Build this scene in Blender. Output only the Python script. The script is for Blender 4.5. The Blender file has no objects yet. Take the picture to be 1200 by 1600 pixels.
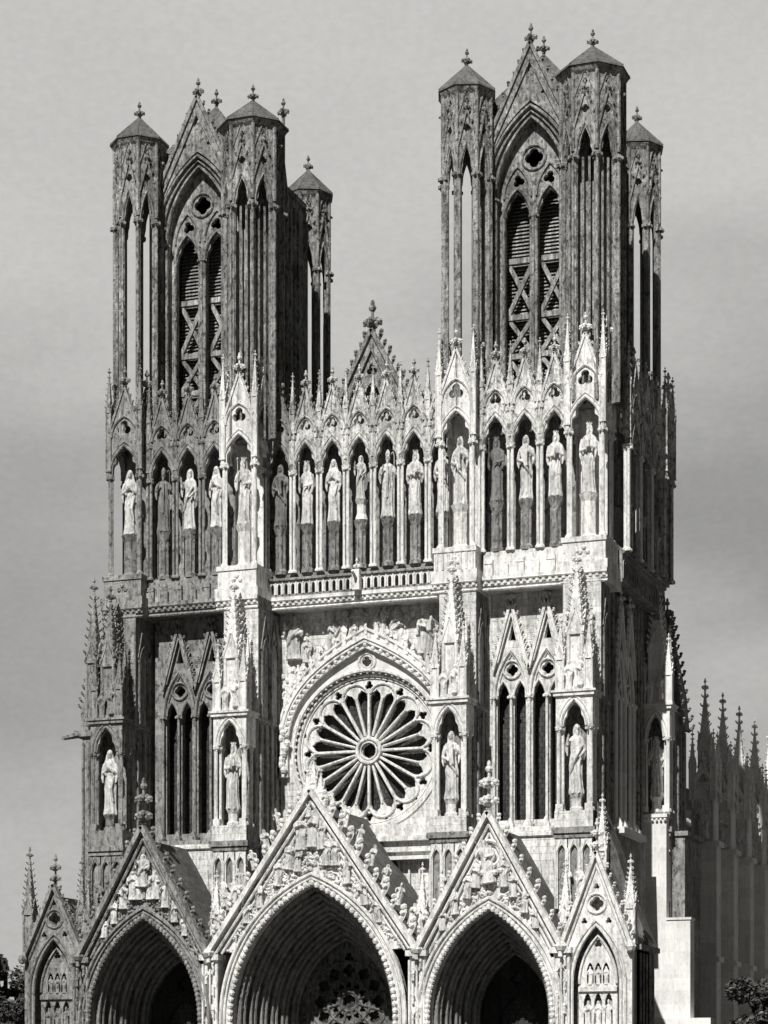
import bpy, math, random
from mathutils import Vector, Matrix
from mathutils.geometry import tessellate_polygon
random.seed(7)
PI = math.pi; R = math.radians
sc = bpy.context.scene
COL = sc.collection
def V(x, y, z): return Vector((x, y, z))
def TR(x=0, y=0, z=0, rz=0, s=1.0):
    if not isinstance(s, (tuple, list)): s = (s, s, s)
    return Matrix.Translation((x, y, z)) @ Matrix.Rotation(rz, 4, 'Z') @ Matrix.Diagonal((s[0], s[1], s[2], 1))

# ------------------------------------------------------------------ mesh builder
class MB:
    def __init__(self): self.v = []; self.f = []
    def add(self, o, M=None):
        n = len(self.v)
        if M is None: self.v += o.v
        else: self.v += [tuple(M @ Vector(p)) for p in o.v]
        self.f += [tuple(i + n for i in f) for f in o.f]
        return self
    def box(self, x0, x1, y0, y1, z0, z1):
        n = len(self.v)
        self.v += [(x0,y0,z0),(x1,y0,z0),(x1,y1,z0),(x0,y1,z0),(x0,y0,z1),(x1,y0,z1),(x1,y1,z1),(x0,y1,z1)]
        self.f += [tuple(n+i for i in q) for q in ((0,3,2,1),(4,5,6,7),(0,1,5,4),(1,2,6,5),(2,3,7,6),(3,0,4,7))]
        return self
    def panel(self, outer, holes, y0, y1):
        """plate with holes in the xz plane, from y0 (front) to y1"""
        loops = [[V(p[0], p[1], 0) for p in outer]] + [[V(p[0], p[1], 0) for p in h] for h in holes]
        tris = tessellate_polygon(loops)
        flat = [p for l in loops for p in l]; n = len(self.v); m = len(flat)
        self.v += [(p.x, y0, p.y) for p in flat] + [(p.x, y1, p.y) for p in flat]
        for t in tris:
            a, b, c = (flat[i] for i in t)
            cr = (b - a).cross(c - a).z
            if abs(cr) < 1e-9: continue
            t = t if cr > 0 else (t[0], t[2], t[1])
            self.f.append((n+t[0], n+t[1], n+t[2])); self.f.append((n+m+t[0], n+m+t[2], n+m+t[1]))
        k = 0
        for l in loops:
            L = len(l)
            for i in range(L):
                a, b = n+k+i, n+k+(i+1) % L
                self.f.append((a, a+m, b+m, b))
            k += L
        return self
    def lathe(self, prof, cx=0, cy=0, n=8, ph=0.0):
        """prof: list of (r, z)"""
        s = len(self.v)
        for r, z in prof:
            for i in range(n):
                a = ph + 2*PI*i/n
                self.v.append((cx + r*math.cos(a), cy + r*math.sin(a), z))
        for j in range(len(prof)-1):
            for i in range(n):
                a = s+j*n+i; b = s+j*n+(i+1) % n
                self.f.append((a, b, b+n, a+n))
        self.f.append(tuple(s+i for i in reversed(range(n))))
        self.f.append(tuple(s+(len(prof)-1)*n+i for i in range(n)))
        return self
    def tube(self, pts, r, n=6, closed=False, flat=1.0):
        P = [Vector(p) for p in pts]; N = len(P); s = len(self.v)
        rr = r if isinstance(r, (list, tuple)) else [r]*N
        up = None
        for i, p in enumerate(P):
            if closed: t = P[(i+1) % N] - P[i-1]
            else: t = P[min(i+1, N-1)] - P[max(i-1, 0)]
            if t.length < 1e-9: t = V(0, 0, 1)
            t.normalize()
            if up is None:
                up = V(0, 1, 0) if abs(t.y) < .9 else V(1, 0, 0)
            a = up - t*up.dot(t)
            if a.length < 1e-6: a = V(1, 0, 0) - t*t.x
            a.normalize(); b = t.cross(a); up = a
            for k in range(n):
                an = 2*PI*k/n + PI/n
                q = p + a*(rr[i]*math.cos(an)*flat) + b*(rr[i]*math.sin(an))
                self.v.append(tuple(q))
        for i in range(N if closed else N-1):
            for k in range(n):
                a = s+i*n+k; b = s+i*n+(k+1) % n
                j = ((i+1) % N)*n
                self.f.append((a, b, s+j+(k+1) % n, s+j+k))
        if not closed:
            self.f.append(tuple(s+k for k in reversed(range(n)))); self.f.append(tuple(s+(N-1)*n+k for k in range(n)))
        return self
    def blob(self, x, y, z, rx, ry=None, rz=None, n=6, m=4):
        ry = ry or rx; rz = rz or rx; s = len(self.v)
        self.v.append((x, y, z-rz))
        for j in range(1, m):
            a = -PI/2 + PI*j/m
            for i in range(n):
                b = 2*PI*i/n
                self.v.append((x+rx*math.cos(a)*math.cos(b), y+ry*math.cos(a)*math.sin(b), z+rz*math.sin(a)))
        self.v.append((x, y, z+rz)); e = len(self.v)-1
        for i in range(n): self.f.append((s, s+1+(i+1) % n, s+1+i))
        for j in range(m-2):
            for i in range(n):
                a = s+1+j*n+i; b = s+1+j*n+(i+1) % n
                self.f.append((a, b, b+n, a+n))
        for i in range(n): self.f.append((e, e-n+i, e-n+(i+1) % n))
        return self
    def mesh(self, name, mat, smooth=False):
        me = bpy.data.meshes.new(name); me.from_pydata(self.v, [], self.f)
        me.materials.append(mat)
        if smooth:
            me.polygons.foreach_set('use_smooth', [True]*len(me.polygons))
        me.update(); return me

def link(name, me, parent=None, M=None, **k):
    o = bpy.data.objects.new(name, me); COL.objects.link(o)
    if parent: o.parent = parent
    if M is not None: o.matrix_local = M
    for a, b in k.items(): o[a] = b
    return o
def obj(name, mb, mat, parent=None, M=None, smooth=False, **k):
    return link(name, mb.mesh(name, mat, smooth), parent, M, **k)

# ------------------------------------------------------------------ gothic vocabulary
def arch(cx, zs, a, h, n=10):
    """pointed arch from left springing over the apex to the right springing"""
    r = (a*a + h*h)/(2*a); th = math.asin(min(1, h/r))
    L = [(cx - a + r - r*math.cos(th*i/n), zs + r*math.sin(th*i/n)) for i in range(n+1)]
    return L + [(2*cx - x, z) for x, z in reversed(L[:-1])]
def cusped(cx, zs, a, h, n=12, c=.28):
    """pointed arch with a trefoil cusp on each side"""
    P = arch(cx, zs, a, h, n); out = []
    for i, (x, z) in enumerate(P):
        t = min(i, 2*n-i)/n
        k = max(0, 1-abs(t-.45)/.2)
        k = k*k*c*a + .04*a*(0 < t < .4)
        dx, dz = cx-x, (zs+h*.25)-z
        L = math.hypot(dx, dz) or 1
        out.append((x+dx/L*k, z+dz/L*k))
    return out
def opening(cx, zb, zs, a, h, cusp=0, n=8):
    P = cusped(cx, zs, a, h, max(n, 10), cusp) if cusp else arch(cx, zs, a, h, n)
    return [(cx-a, zb)] + P + [(cx+a, zb)] if zb < zs-1e-6 else P
def foil(cx, cz, r, k, n=None, rot=PI/2, q=.52):
    """k-foil outline with overall radius r"""
    n = n or k*8; ql = r*q; d = r-ql; out = []
    for i in range(n):
        th = 2*PI*i/n + rot; best = 0
        for j in range(k):
            al = rot + 2*PI*j/k; dd = th-al
            s = d*math.sin(dd)
            if abs(s) < ql: best = max(best, d*math.cos(dd)+math.sqrt(ql*ql-s*s))
        best = max(best, r*.22)
        out.append((cx+best*math.cos(th), cz+best*math.sin(th)))
    return out
def xz(P, y): return [(x, y, z) for x, z in P]

def crocket_mb():
    m = MB()
    # grows along +x, hooks up along +z
    m.tube([(-.25,0,-.16),(.35,0,-.02),(.72,0,.16),(.9,0,.46)], [.3,.2,.15,.1], 5)
    m.blob(.82, 0, .5, .27, .3, .22, 6, 4)
    m.blob(.55, .24, .2, .2, .16, .16, 5, 3); m.blob(.55, -.24, .2, .2, .16, .16, 5, 3)
    return m
CROCK = crocket_mb()
def crockets(m, p0, p1, n, s, side=1, y=None, ends=(.08, .92)):
    """row of hooked leaves along the rake p0 -> p1 (xz), leaning outwards"""
    a = Vector((p0[0], 0, p0[1])); b = Vector((p1[0], 0, p1[1])); t = (b-a).normalized()
    nrm = V(t.z, 0, -t.x)*side
    for i in range(n):
        k = ends[0]+(ends[1]-ends[0])*i/max(1, n-1)
        p = a.lerp(b, k); sc_ = s*random.uniform(.85, 1.15)
        M = Matrix(((nrm.x*sc_, 0, t.x*sc_, p.x), (0, sc_, 0, y), (nrm.z*sc_, 0, t.z*sc_, p.z), (0, 0, 0, 1)))
        m.add(CROCK, M)
def finial_mb(tiers=1):
    """fleuron of height about 1 (+.55 for a second tier), stem at the origin"""
    m = MB(); H = 1.0 + .6*(tiers-1)
    m.tube([(0,0,-.15),(0,0,.2),(0,0,H)], [.11,.07,.05], 6)
    m.blob(0, 0, .16, .13, .13, .07)
    for t in range(tiers):
        z = .42 + .62*t; w = .27
        for k in range(4):
            a = k*PI/2
            ca, sa = math.cos(a), math.sin(a)
            m.tube([(0,0,z-.12),(w*.5*ca,w*.5*sa,z-.06),(w*.9*ca,w*.9*sa,z+.06)], [.1,.11,.07], 5)
            m.blob(w*.92*ca, w*.92*sa, z+.04, .13, .13, .11, 6, 4); m.blob(w*1.1*ca, w*1.1*sa, z-.05, .08, .08, .07, 5, 3)
            m.blob(w*.55*ca, w*.55*sa, z+.12, .1, .1, .09, 5, 3)
    m.blob(0, 0, H-.06, .15, .15, .13, 6, 4); m.blob(0, 0, H+.1, .08, .08, .15, 6, 4)
    return m
FIN1, FIN2 = finial_mb(1), finial_mb(2)
def pinnacle_mb(w=1.0, shaft=3.0, spire=4.0, n=6, gab=True):
    """square crocketed pinnacle: base at z=0, width w"""
    m = MB(); h = w/2
    m.box(-h*1.12, h*1.12, -h*1.12, h*1.12, -.02, w*.25)
    m.box(-h*.8, h*.8, -h*.8, h*.8, w*.25, shaft)
    for sx in (-1, 1):
        for sy in (-1, 1):
            m.tube([(sx*h*.82, sy*h*.82, w*.2), (sx*h*.82, sy*h*.82, shaft+w*.1)], w*.13, 6)
    m.box(-h*1.08, h*1.08, -h*1.08, h*1.08, shaft, shaft+w*.14)
    if gab:
        g = MB(); g.panel([(-h, 0), (h, 0), (0, w*1.35)], [], -h*1.05, -h*.8)
        g.tube([(-h*1.02, -h*1.05, 0), (0, -h*1.05, w*1.45)], w*.07, 4); g.tube([(h*1.02, -h*1.05, 0), (0, -h*1.05, w*1.45)], w*.07, 4)
        for k in range(4): m.add(g, Matrix.Translation((0, 0, shaft+w*.1)) @ Matrix.Rotation(k*PI/2, 4, 'Z'))
    zb = shaft+w*.12; zt = zb+spire
    m.lathe([(h*1.38, zb), (h*.14, zt)], n=4, ph=PI/4)
    for k in range(4):
        s = MB(); crockets(s, (h*1.3, zb), (h*.14, zt), n, w*.27, 1, 0.0, (.12, .9))
        m.add(s, Matrix.Rotation(PI/4+k*PI/2, 4, 'Z'))
    m.add(FIN1, TR(0, 0, zt-.1*w, PI/4, w*.95))
    return m
def column(m, x, y, z0, z1, r, cap=.5, n=8):
    m.lathe([(r*1.9, z0), (r*1.9, z0+r*1.2), (r*1.35, z0+r*1.8), (r, z0+r*2.4), (r, z1-cap), (r*1.25, z1-cap*.95),
             (r*1.1, z1-cap*.8), (r*1.9, z1-cap*.2), (r*1.9, z1)], x, y, n)
def leafcap(m, x, y, z, s):
    for k in range(6):
        a = k*PI/3
        m.blob(x+s*math.cos(a)*.8, y+s*math.sin(a)*.8, z+.1*s*(k % 2), s*.42, s*.42, s*.5, 5, 3)
def canopy_mb(p, zs, rise, zg, zt, t=.45, fin=1.3, cusp=.3, tref=True, ncr=6, pin=True):
    """gabled arch head: bay width p, springing zs, arch rise, gable foot zg, gable tip zt; front at y=0"""
    m = MB(); w = p/2-.03; a = p/2-.28*min(1, p/2.4)
    P = cusped(0, zs, a, rise, 12, cusp)
    out = [(-w, zs)] + P + [(w, zs), (w, zg), (0, zt), (-w, zg)]
    holes = []
    zc = zs+rise+(zt-zs-rise)*.3
    if tref: holes.append(foil(0, zc+.1, p*.21, 3))
    m.panel(out, holes, 0, t)
    A = arch(0, zs-.1, a+.13, rise+.2, 9)
    m.tube(xz(A, -.06), .1, 5)
    m.tube(xz(arch(0, zs-.1, a+.36, rise+.55, 9), -.02), .06, 5)
    m.tube(xz(arch(0, zc-p*.2, a*.95, p*.56, 7), -.08), .1, 5)
    if zt-zc > 2.2: m.tube([(-.16, -.02, zc+p*.4), (0, -.02, zt-.5), (.16, -.02, zc+p*.4)], .06, 4)
    for s in (-1, 1):
        m.tube([(s*(w+.02), -.05, zg-.15), (0, -.05, zt+.15)], .12, 4)
        m.tube([(s*(w+.05), t*.6, zg-.05), (0, t*.6, zt+.28)], .09, 4)
        crockets(m, (s*(w+.02), zg), (0, zt+.1), ncr, .36, s, t*.4)
    m.blob(-w*.55, .05, zg+.1, .13); m.blob(w*.55, .05, zg+.1, .13)
    if fin: m.add(FIN1, TR(0, .1, zt, 0, fin))
    return m

# ------------------------------------------------------------------ materials
def mat(name, base, var=.35, joints=.0, rough=.9, bump=.35, streak=.35, grain=5.0, bscale=(1.5, .55), tint=(1.0, .99, .965), pits=.35, fs=.0):
    m = bpy.data.materials.new(name); m.use_nodes = True; nt = m.node_tree; N = nt.nodes; L = nt.links
    b = N['Principled BSDF']; b.inputs['Roughness'].default_value = rough
    b.inputs['Specular IOR Level'].default_value = .15
    g = N.new('ShaderNodeNewGeometry')
    def noise(scale, det, sx=(1, 1, 1), rgh=.6):
        mp = N.new('ShaderNodeMapping'); mp.inputs['Scale'].default_value = sx; L.new(g.outputs['Position'], mp.inputs['Vector'])
        n = N.new('ShaderNodeTexNoise'); n.inputs['Scale'].default_value = scale; n.inputs['Detail'].default_value = det
        n.inputs['Roughness'].default_value = rgh; L.new(mp.outputs[0], n.inputs['Vector']); return n.outputs['Fac']
    def mth(op, a, c, d=None):
        x = N.new('ShaderNodeMath'); x.operation = op
        for i, q in enumerate((a, c, d)):
            if q is None: continue
            if isinstance(q, (int, float)): x.inputs[i].default_value = q
            else: L.new(q, x.inputs[i])
        return x.outputs[0]
    def rng(v, a, b_, c, d):
        x = N.new('ShaderNodeMapRange'); L.new(v, x.inputs['Value'])
        for i, q in zip(('From Min', 'From Max', 'To Min', 'To Max'), (a, b_, c, d)): x.inputs[i].default_value = q
        return x.outputs[0]
    big = rng(noise(.28, 5), .3, .7, 1-var*.6, 1+var*.35)
    fine = rng(noise(grain, 6, (1, 1, .6), .7), .32, .68, 1-var*.75, 1+var*.35)
    st = rng(noise(2.2, 4, (1, 1, .1)), .38, .66, 1+streak*.15, 1-streak)
    pit = rng(noise(3.4, 3, (1, 1, .55), .5), .36, .46, 1-pits, 1.0)
    val = mth('MULTIPLY', mth('MULTIPLY', big, fine), mth('MULTIPLY', mth('MULTIPLY', st, rng(noise(1.0, 3, (6, 6, .7), .6), .4, .6, 1-fs, 1+fs*.25)), mth('MULTIPLY', pit, base)))
    h = mth('MULTIPLY', fine, pit)
    if joints:
        sp = N.new('ShaderNodeSeparateXYZ'); L.new(g.outputs['Position'], sp.inputs[0])
        cb = N.new('ShaderNodeCombineXYZ'); L.new(mth('ADD', sp.outputs[0], sp.outputs[1]), cb.inputs[0]); L.new(sp.outputs[2], cb.inputs[1])
        br = N.new('ShaderNodeTexBrick'); L.new(cb.outputs[0], br.inputs['Vector'])
        br.inputs['Scale'].default_value = 1; br.inputs['Brick Width'].default_value = bscale[0]; br.inputs['Row Height'].default_value = bscale[1]
        br.inputs['Mortar Size'].default_value = .035; br.inputs['Mortar Smooth'].default_value = .3
        br.inputs['Color1'].default_value = (1, 1, 1, 1); br.inputs['Color2'].default_value = (.8, .8, .8, 1); br.inputs['Mortar'].default_value = (1-joints,)*3+(1,)
        bw = N.new('ShaderNodeRGBToBW'); L.new(br.outputs['Color'], bw.inputs[0])
        val = mth('MULTIPLY', val, bw.outputs[0]); h = mth('MULTIPLY', h, bw.outputs[0])
    val = mth('MINIMUM', val, .84)
    cc = N.new('ShaderNodeCombineColor')
    for i in range(3): L.new(mth('MULTIPLY', val, tint[i]), cc.inputs[i])
    L.new(cc.outputs[0], b.inputs['Base Color'])
    if bump:
        bp = N.new('ShaderNodeBump'); bp.inputs['Strength'].default_value = bump; bp.inputs['Distance'].default_value = .12
        L.new(h, bp.inputs['Height']); L.new(bp.outputs[0], b.inputs['Normal'])
    return m
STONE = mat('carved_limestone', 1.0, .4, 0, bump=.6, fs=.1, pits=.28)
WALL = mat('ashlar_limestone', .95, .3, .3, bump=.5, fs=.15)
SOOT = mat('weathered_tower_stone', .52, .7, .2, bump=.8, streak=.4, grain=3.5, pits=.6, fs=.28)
GREY = mat('dirty_shaded_grey_stone', .44, .5, .15, bump=.7, pits=.55, fs=.2)  # dirt on the left; on buttress bodies the darker tone stands in for shade
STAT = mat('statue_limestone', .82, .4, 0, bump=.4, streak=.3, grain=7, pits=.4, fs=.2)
DSTAT = mat('shade_toned_statue', .26, .5, 0, bump=.3, streak=.4, grain=7)  # darker copy of the statue stone; niche shade put into the colour
PALE = mat('pale_limestone', .95, .15, .15, bump=.2, streak=.15, bscale=(2.6, 1.1), pits=.1)  # paler on flank and nave, where the colour stands in for sunlight
SLATE = mat('leaded_roof', .2, .5, .2, bump=.3, streak=.3)
PORCH = mat('shade_toned_porch', .3, .8, 0, bump=.8, streak=.4, pits=.6, fs=.2)  # portal shade put into the colour, darker than the facade stone
RIB = mat('shade_toned_rib', .34, .5, 0, bump=.4)  # ribs toned down with the portal shade in their colour
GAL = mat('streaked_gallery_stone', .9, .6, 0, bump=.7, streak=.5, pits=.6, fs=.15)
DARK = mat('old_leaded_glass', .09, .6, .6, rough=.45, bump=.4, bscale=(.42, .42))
VOID = mat('shade_toned_tympanum', .06, .6, .3, bump=.3)  # near-black tympanum stone; shade deep in the portals put into the colour
WOOD = mat('louvre_timber', .5, .6, 0, bump=.4, streak=.5, fs=.4)
GROUND = mat('square_paving', .17, .3, .3, bump=.2)
LEAF = mat('leaf_foliage', .09, .6, 0, bump=0, streak=.1, grain=2)
LEAFL = mat('leaf_foliage_pale', .2, .6, 0, bump=0, streak=.1, grain=2)
BARK = mat('bark', .07, .5, 0, bump=.5)

# ------------------------------------------------------------------ statues
def statue_src(v):
    """standing robed figure of height 1, facing -y"""
    m = MB(); rnd = random.Random(v*11+3)
    sway = [.012, -.014, .01, 0, -.016, .014][v]
    nf = [9, 11, 8, 10, 9, 12][v]; ph = rnd.uniform(0, 6)
    prof = [(0,.132,.085),(.03,.135,.09),(.1,.122,.082),(.2,.115,.078),(.32,.115,.078),(.42,.118,.078),(.5,.108,.072),(.58,.094,.064),
            (.66,.1,.066),(.74,.118,.068),(.79,.124,.064),(.82,.105,.055),(.84,.06,.042),(.855,.034,.034),(.875,.03,.031)]
    n = 44; s = len(m.v)
    for z, a, b in prof:
        dx = sway*math.sin(z*PI*1.3)
        for i in range(n):
            th = 2*PI*i/n
            fo = .1*math.sin(nf*th+ph+z*(2.5 if z < .5 else -4))*(1 if z < .52 else .45)*(z < .8)
            fo += .05*math.sin(5*th+z*14+ph)*(.2 < z < .7)
            m.v.append((dx+a*(1+fo)*math.cos(th), b*(1+fo)*math.sin(th), z))
    for j in range(len(prof)-1):
        for i in range(n):
            a = s+j*n+i; b = s+j*n+(i+1) % n; m.f.append((a, b, b+n, a+n))
    m.f.append(tuple(s+i for i in reversed(range(n)))); m.f.append(tuple(s+(len(prof)-1)*n+i for i in range(n)))
    hx = sway*math.sin(.9*PI*1.3); yaw = [.25, -.3, .1, -.1, .35, -.2][v]
    hd = MB()
    hd.blob(0, 0, 0, .043, .052, .064, 14, 10)
    hd.blob(0, -.012, -.03, .033, .038, .036, 10, 6)
    hd.tube([(0,-.05,.012),(0,-.062,-.012)], [.008,.013], 6)
    hd.tube([(-.028,-.044,.018),(0,-.053,.022),(.028,-.044,.018)], .008, 6)
    hd.blob(0, -.052, -.034, .016, .008, .006); hd.blob(-.044, .004, -.002, .008, .014, .018); hd.blob(.044, .004, -.002, .008, .014, .018)
    if v in (0, 1, 3, 4):                                # beard
        hd.blob(0, -.036, -.055, .03, .026, .04, 10, 6); hd.tube([(0,-.045,-.07),(.004,-.05,-.11)], [.02,.008], 6)
    if v in (0, 1, 4, 5):                                # long hair
        for s_ in (-1, 1): hd.tube([(s_*.03,.0,.045),(s_*.05,.01,0),(s_*.054,.012,-.05),(s_*.06,.0,-.085)], [.02,.022,.022,.012], 6)
        hd.blob(0, .02, .02, .05, .046, .056, 12, 8)
    if v in (0, 1):                                      # crown
        hd.lathe([(.046,.036),(.05,.052),(.05,.06)], n=12)
        for k in range(8): hd.blob(.049*math.cos(k*PI/4), .049*math.sin(k*PI/4), .072, .011, .011, .018)
    if v == 2:                                           # veil
        hd.blob(0, .014, .008, .058, .056, .07, 14, 8); hd.tube([(-.05,.01,0),(-.064,.01,-.07),(-.09,.0,-.12)], [.02,.024,.02], 6)
        hd.tube([(.05,.01,0),(.064,.01,-.07),(.09,.0,-.12)], [.02,.024,.02], 6)
    if v == 3: hd.lathe([(.046,.03),(.05,.07),(.034,.11),(.006,.14)], n=10)   # mitre
    m.add(hd, TR(hx, -.008, .93, yaw))
    def arm(sd, el, wr, dr=True):
        sh = V(sd*.112+sway*.5, 0, .785); el = Vector(el); wr = Vector(wr)
        m.tube([sh, sh.lerp(el, .5)+V(sd*.006, 0, 0), el, el.lerp(wr, .5), wr], [.036,.038,.036,.03,.022], 8)
        if dr:                                           # hanging sleeve
            m.tube([el, el+V(0, -.01, -.06), el+V(-sd*.015, -.015, -.14)], [.032,.03,.012], 8, flat=.6)
            m.tube([el.lerp(wr, .6), el.lerp(wr, .6)+V(0, 0, -.07)], [.028,.012], 8, flat=.6)
        d = (wr-el).normalized(); palm = wr+d*.022
        m.blob(palm.x, palm.y, palm.z, .018, .014, .02, 8, 6)
        side = d.cross(V(0, 1, 0)); side = side.normalized() if side.length > .1 else V(1, 0, 0)
        for k in range(4):
            b = palm+side*((k-1.5)*.0095)+d*.012
            m.tube([b, b+d*(.02+.003*(k in (1, 2))), b+d*(.03+.004*(k in (1, 2)))+V(0, -.006, -.008)], [.006,.0055,.004], 5)
        m.tube([palm-side*.016, palm-side*.024+d*.014, palm-side*.02+d*.026], [.007,.006,.004], 5)
        return palm+d*.02
    if v == 0:
        arm(-1, (-.155,-.03,.64), (-.1,-.1,.7)); arm(1, (.15,-.02,.63), (.05,-.1,.6))
        m.tube([(-.1,-.125,.5),(-.105,-.125,.95)], .009, 6); m.blob(-.105, -.125, .97, .022)
    if v == 1:
        arm(-1, (-.15,-.02,.62), (-.03,-.11,.62)); p = arm(1, (.15,-.03,.63), (.06,-.11,.66)); m.box(-.01, .07, -.15, -.11, .64, .74)
    if v == 2:
        arm(-1, (-.145,-.02,.63), (-.02,-.1,.7)); arm(1, (.145,-.02,.63), (.025,-.1,.7))
        m.tube([(.1,-.05,.6),(.05,-.1,.4),(.09,-.07,.2)], [.02,.03,.016], 7)
    if v == 3:
        arm(-1, (-.15,-.04,.66), (-.09,-.12,.76)); arm(1, (.16,-.03,.64), (.13,-.12,.66), False)
        m.tube([(.14,-.135,.02),(.14,-.13,.95),(.12,-.13,1.0),(.09,-.13,.98),(.1,-.13,.95)], .01, 6)
        m.tube([(0,-.08,.8),(0,-.1,.6),(0,-.1,.3)], [.03,.03,.02], 6, flat=.5)
    if v == 4:
        arm(-1, (-.17,-.03,.68), (-.13,-.12,.8)); arm(1, (.15,-.02,.62), (.1,-.1,.55))
        m.tube([(.12,-.06,.7),(.0,-.11,.52),(-.1,-.08,.3)], [.02,.03,.016], 8)
    if v == 5:
        arm(-1, (-.15,-.02,.62), (-.06,-.12,.58)); arm(1, (.155,-.03,.66), (.07,-.12,.74))
        m.tube([(.05,-.135,.8),(.04,-.14,.62),(.06,-.13,.5)], [.025,.025,.02], 7)
        m.tube([(-.1,-.06,.74),(.02,-.11,.5),(.12,-.06,.36)], [.018,.03,.016], 8)
    m.blob(-.05, -.085, .012, .03, .045, .02); m.blob(.05, -.085, .012, .03, .045, .02)
    return m
def remesh(mb, vox, mt, name):
    me = bpy.data.meshes.new('tmp'); me.from_pydata(mb.v, [], mb.f); me.update()
    o = bpy.data.objects.new('tmp', me); COL.objects.link(o)
    md = o.modifiers.new('r', 'REMESH'); md.mode = 'VOXEL'; md.voxel_size = vox; md.use_smooth_shade = True
    dg = bpy.context.evaluated_depsgraph_get(); r = bpy.data.meshes.new_from_object(o.evaluated_get(dg))
    r.name = name; r.materials.clear(); r.materials.append(mt)
    bpy.data.objects.remove(o); return r
SRC = [statue_src(v) for v in range(6)]
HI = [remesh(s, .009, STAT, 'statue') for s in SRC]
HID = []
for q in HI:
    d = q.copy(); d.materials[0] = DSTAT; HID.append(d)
LO = [remesh(s, .017, STAT, 'relief_figure') for s in SRC]
def me2mb(me):
    m = MB(); m.v = [tuple(v.co) for v in me.vertices]; m.f = [tuple(p.vertices) for p in me.polygons]; return m
XLO = [me2mb(remesh(s, .034, STAT, 'tiny')) for s in SRC]

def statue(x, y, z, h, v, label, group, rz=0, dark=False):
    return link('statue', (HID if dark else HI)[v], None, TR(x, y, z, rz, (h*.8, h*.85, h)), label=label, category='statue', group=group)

# ------------------------------------------------------------------ cathedral root
CATH = link('cathedral', None, label='great twin-towered gothic stone cathedral front with rose window and three deep portals, filling the picture', category='cathedral')

# ======== TOWERS
def turret(rad, parent, M, open_=True, pier=.24, core=False):
    """octagonal open stair turret, local z: 57 .. 84.7"""
    m = MB(); n = 8; zt = 75.8
    vs = [(rad*math.cos(R(22.5+45*k)), rad*math.sin(R(22.5+45*k))) for k in range(8)]
    for k in range(8):
        x, y = vs[k]; q = .93
        m.lathe([(pier, 56), (pier, zt)], x*q, y*q, 6, R(22.5+45*k))
        m.tube([(x*1.03, y*1.03, 56), (x*1.03, y*1.03, zt-.6)], .13, 6); m.tube([(x*.84, y*.84, 56), (x*.84, y*.84, zt-.6)], .1, 6)
        leafcap(m, x, y, zt-.5, .42)
        m.tube([(x*1.02, y*1.02, zt), (x*1.02, y*1.02, 82.4)], .17, 6)
    wd = 2*rad*math.sin(PI/8); ap = rad*math.cos(PI/8)
    for k in range(8):
        f = MB(); w = wd/2-.02; a = w-.3
        out = [(-w, zt-.8)] + cusped(0, zt-.8, a, 2.6, 10, .3) + [(w, zt-.8), (w, 82.5), (-w, 82.5)]
        f.panel(out, [foil(0, 79.1, .34, 4), foil(0, 81.3, .22, 3)], -ap-.02, -ap+.3)
        f.tube(xz(arch(0, zt-.6, a+.14, 2.8, 7), -ap-.08), .09, 5)
        for s in (-1, 1):
            f.tube([(s*w*.98, -ap-.1, 77.6), (0, -ap-.1, 80.6)], .1, 4); crockets(f, (s*w, 77.7), (0, 80.5), 4, .3, s, -ap-.12)
            f.tube([(s*w*.98, -ap-.06, 80), (0, -ap-.06, 82.4)], .07, 4)
        f.add(FIN1, TR(0, -ap-.12, 80.4, 0, .8))
        m.add(f, Matrix.Rotation(k*PI/4, 4, 'Z'))
    if core:
        m.lathe([(rad*.62, 56), (rad*.62, 73.6)], n=16)
        for k in range(24):
            a = 2*PI*(k+.5)/24; m.tube([(rad*.8*math.cos(a), rad*.8*math.sin(a), 56), (rad*.8*math.cos(a), rad*.8*math.sin(a), 75.4)], .1, 5)
    m.lathe([(rad*.8, 78.6), (rad*.8, 82.4)], n=8, ph=R(22.5))
    m.lathe([(rad*1.02, 81.9), (rad*1.1, 82.1), (rad*1.18, 82.4), (rad*1.12, 82.55)], n=8, ph=R(22.5))
    t = obj('turret', m, SOOT, parent, M)
    r = MB(); r.lathe([(rad*1.22, 82.45), (rad*1.2, 82.6), (.12, 84.95)], n=8, ph=R(22.5))
    for k in range(8):
        a = R(22.5+45*k); r.tube([(rad*1.2*math.cos(a), rad*1.2*math.sin(a), 82.6), (0, 0, 84.98)], .07, 4)
    obj('turret_roof', r, SLATE, parent, M)
    f = MB(); f.add(FIN1, TR(0, 0, 84.75, .3, 1.3)); obj('finial', f, SOOT, parent, M)

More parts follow.
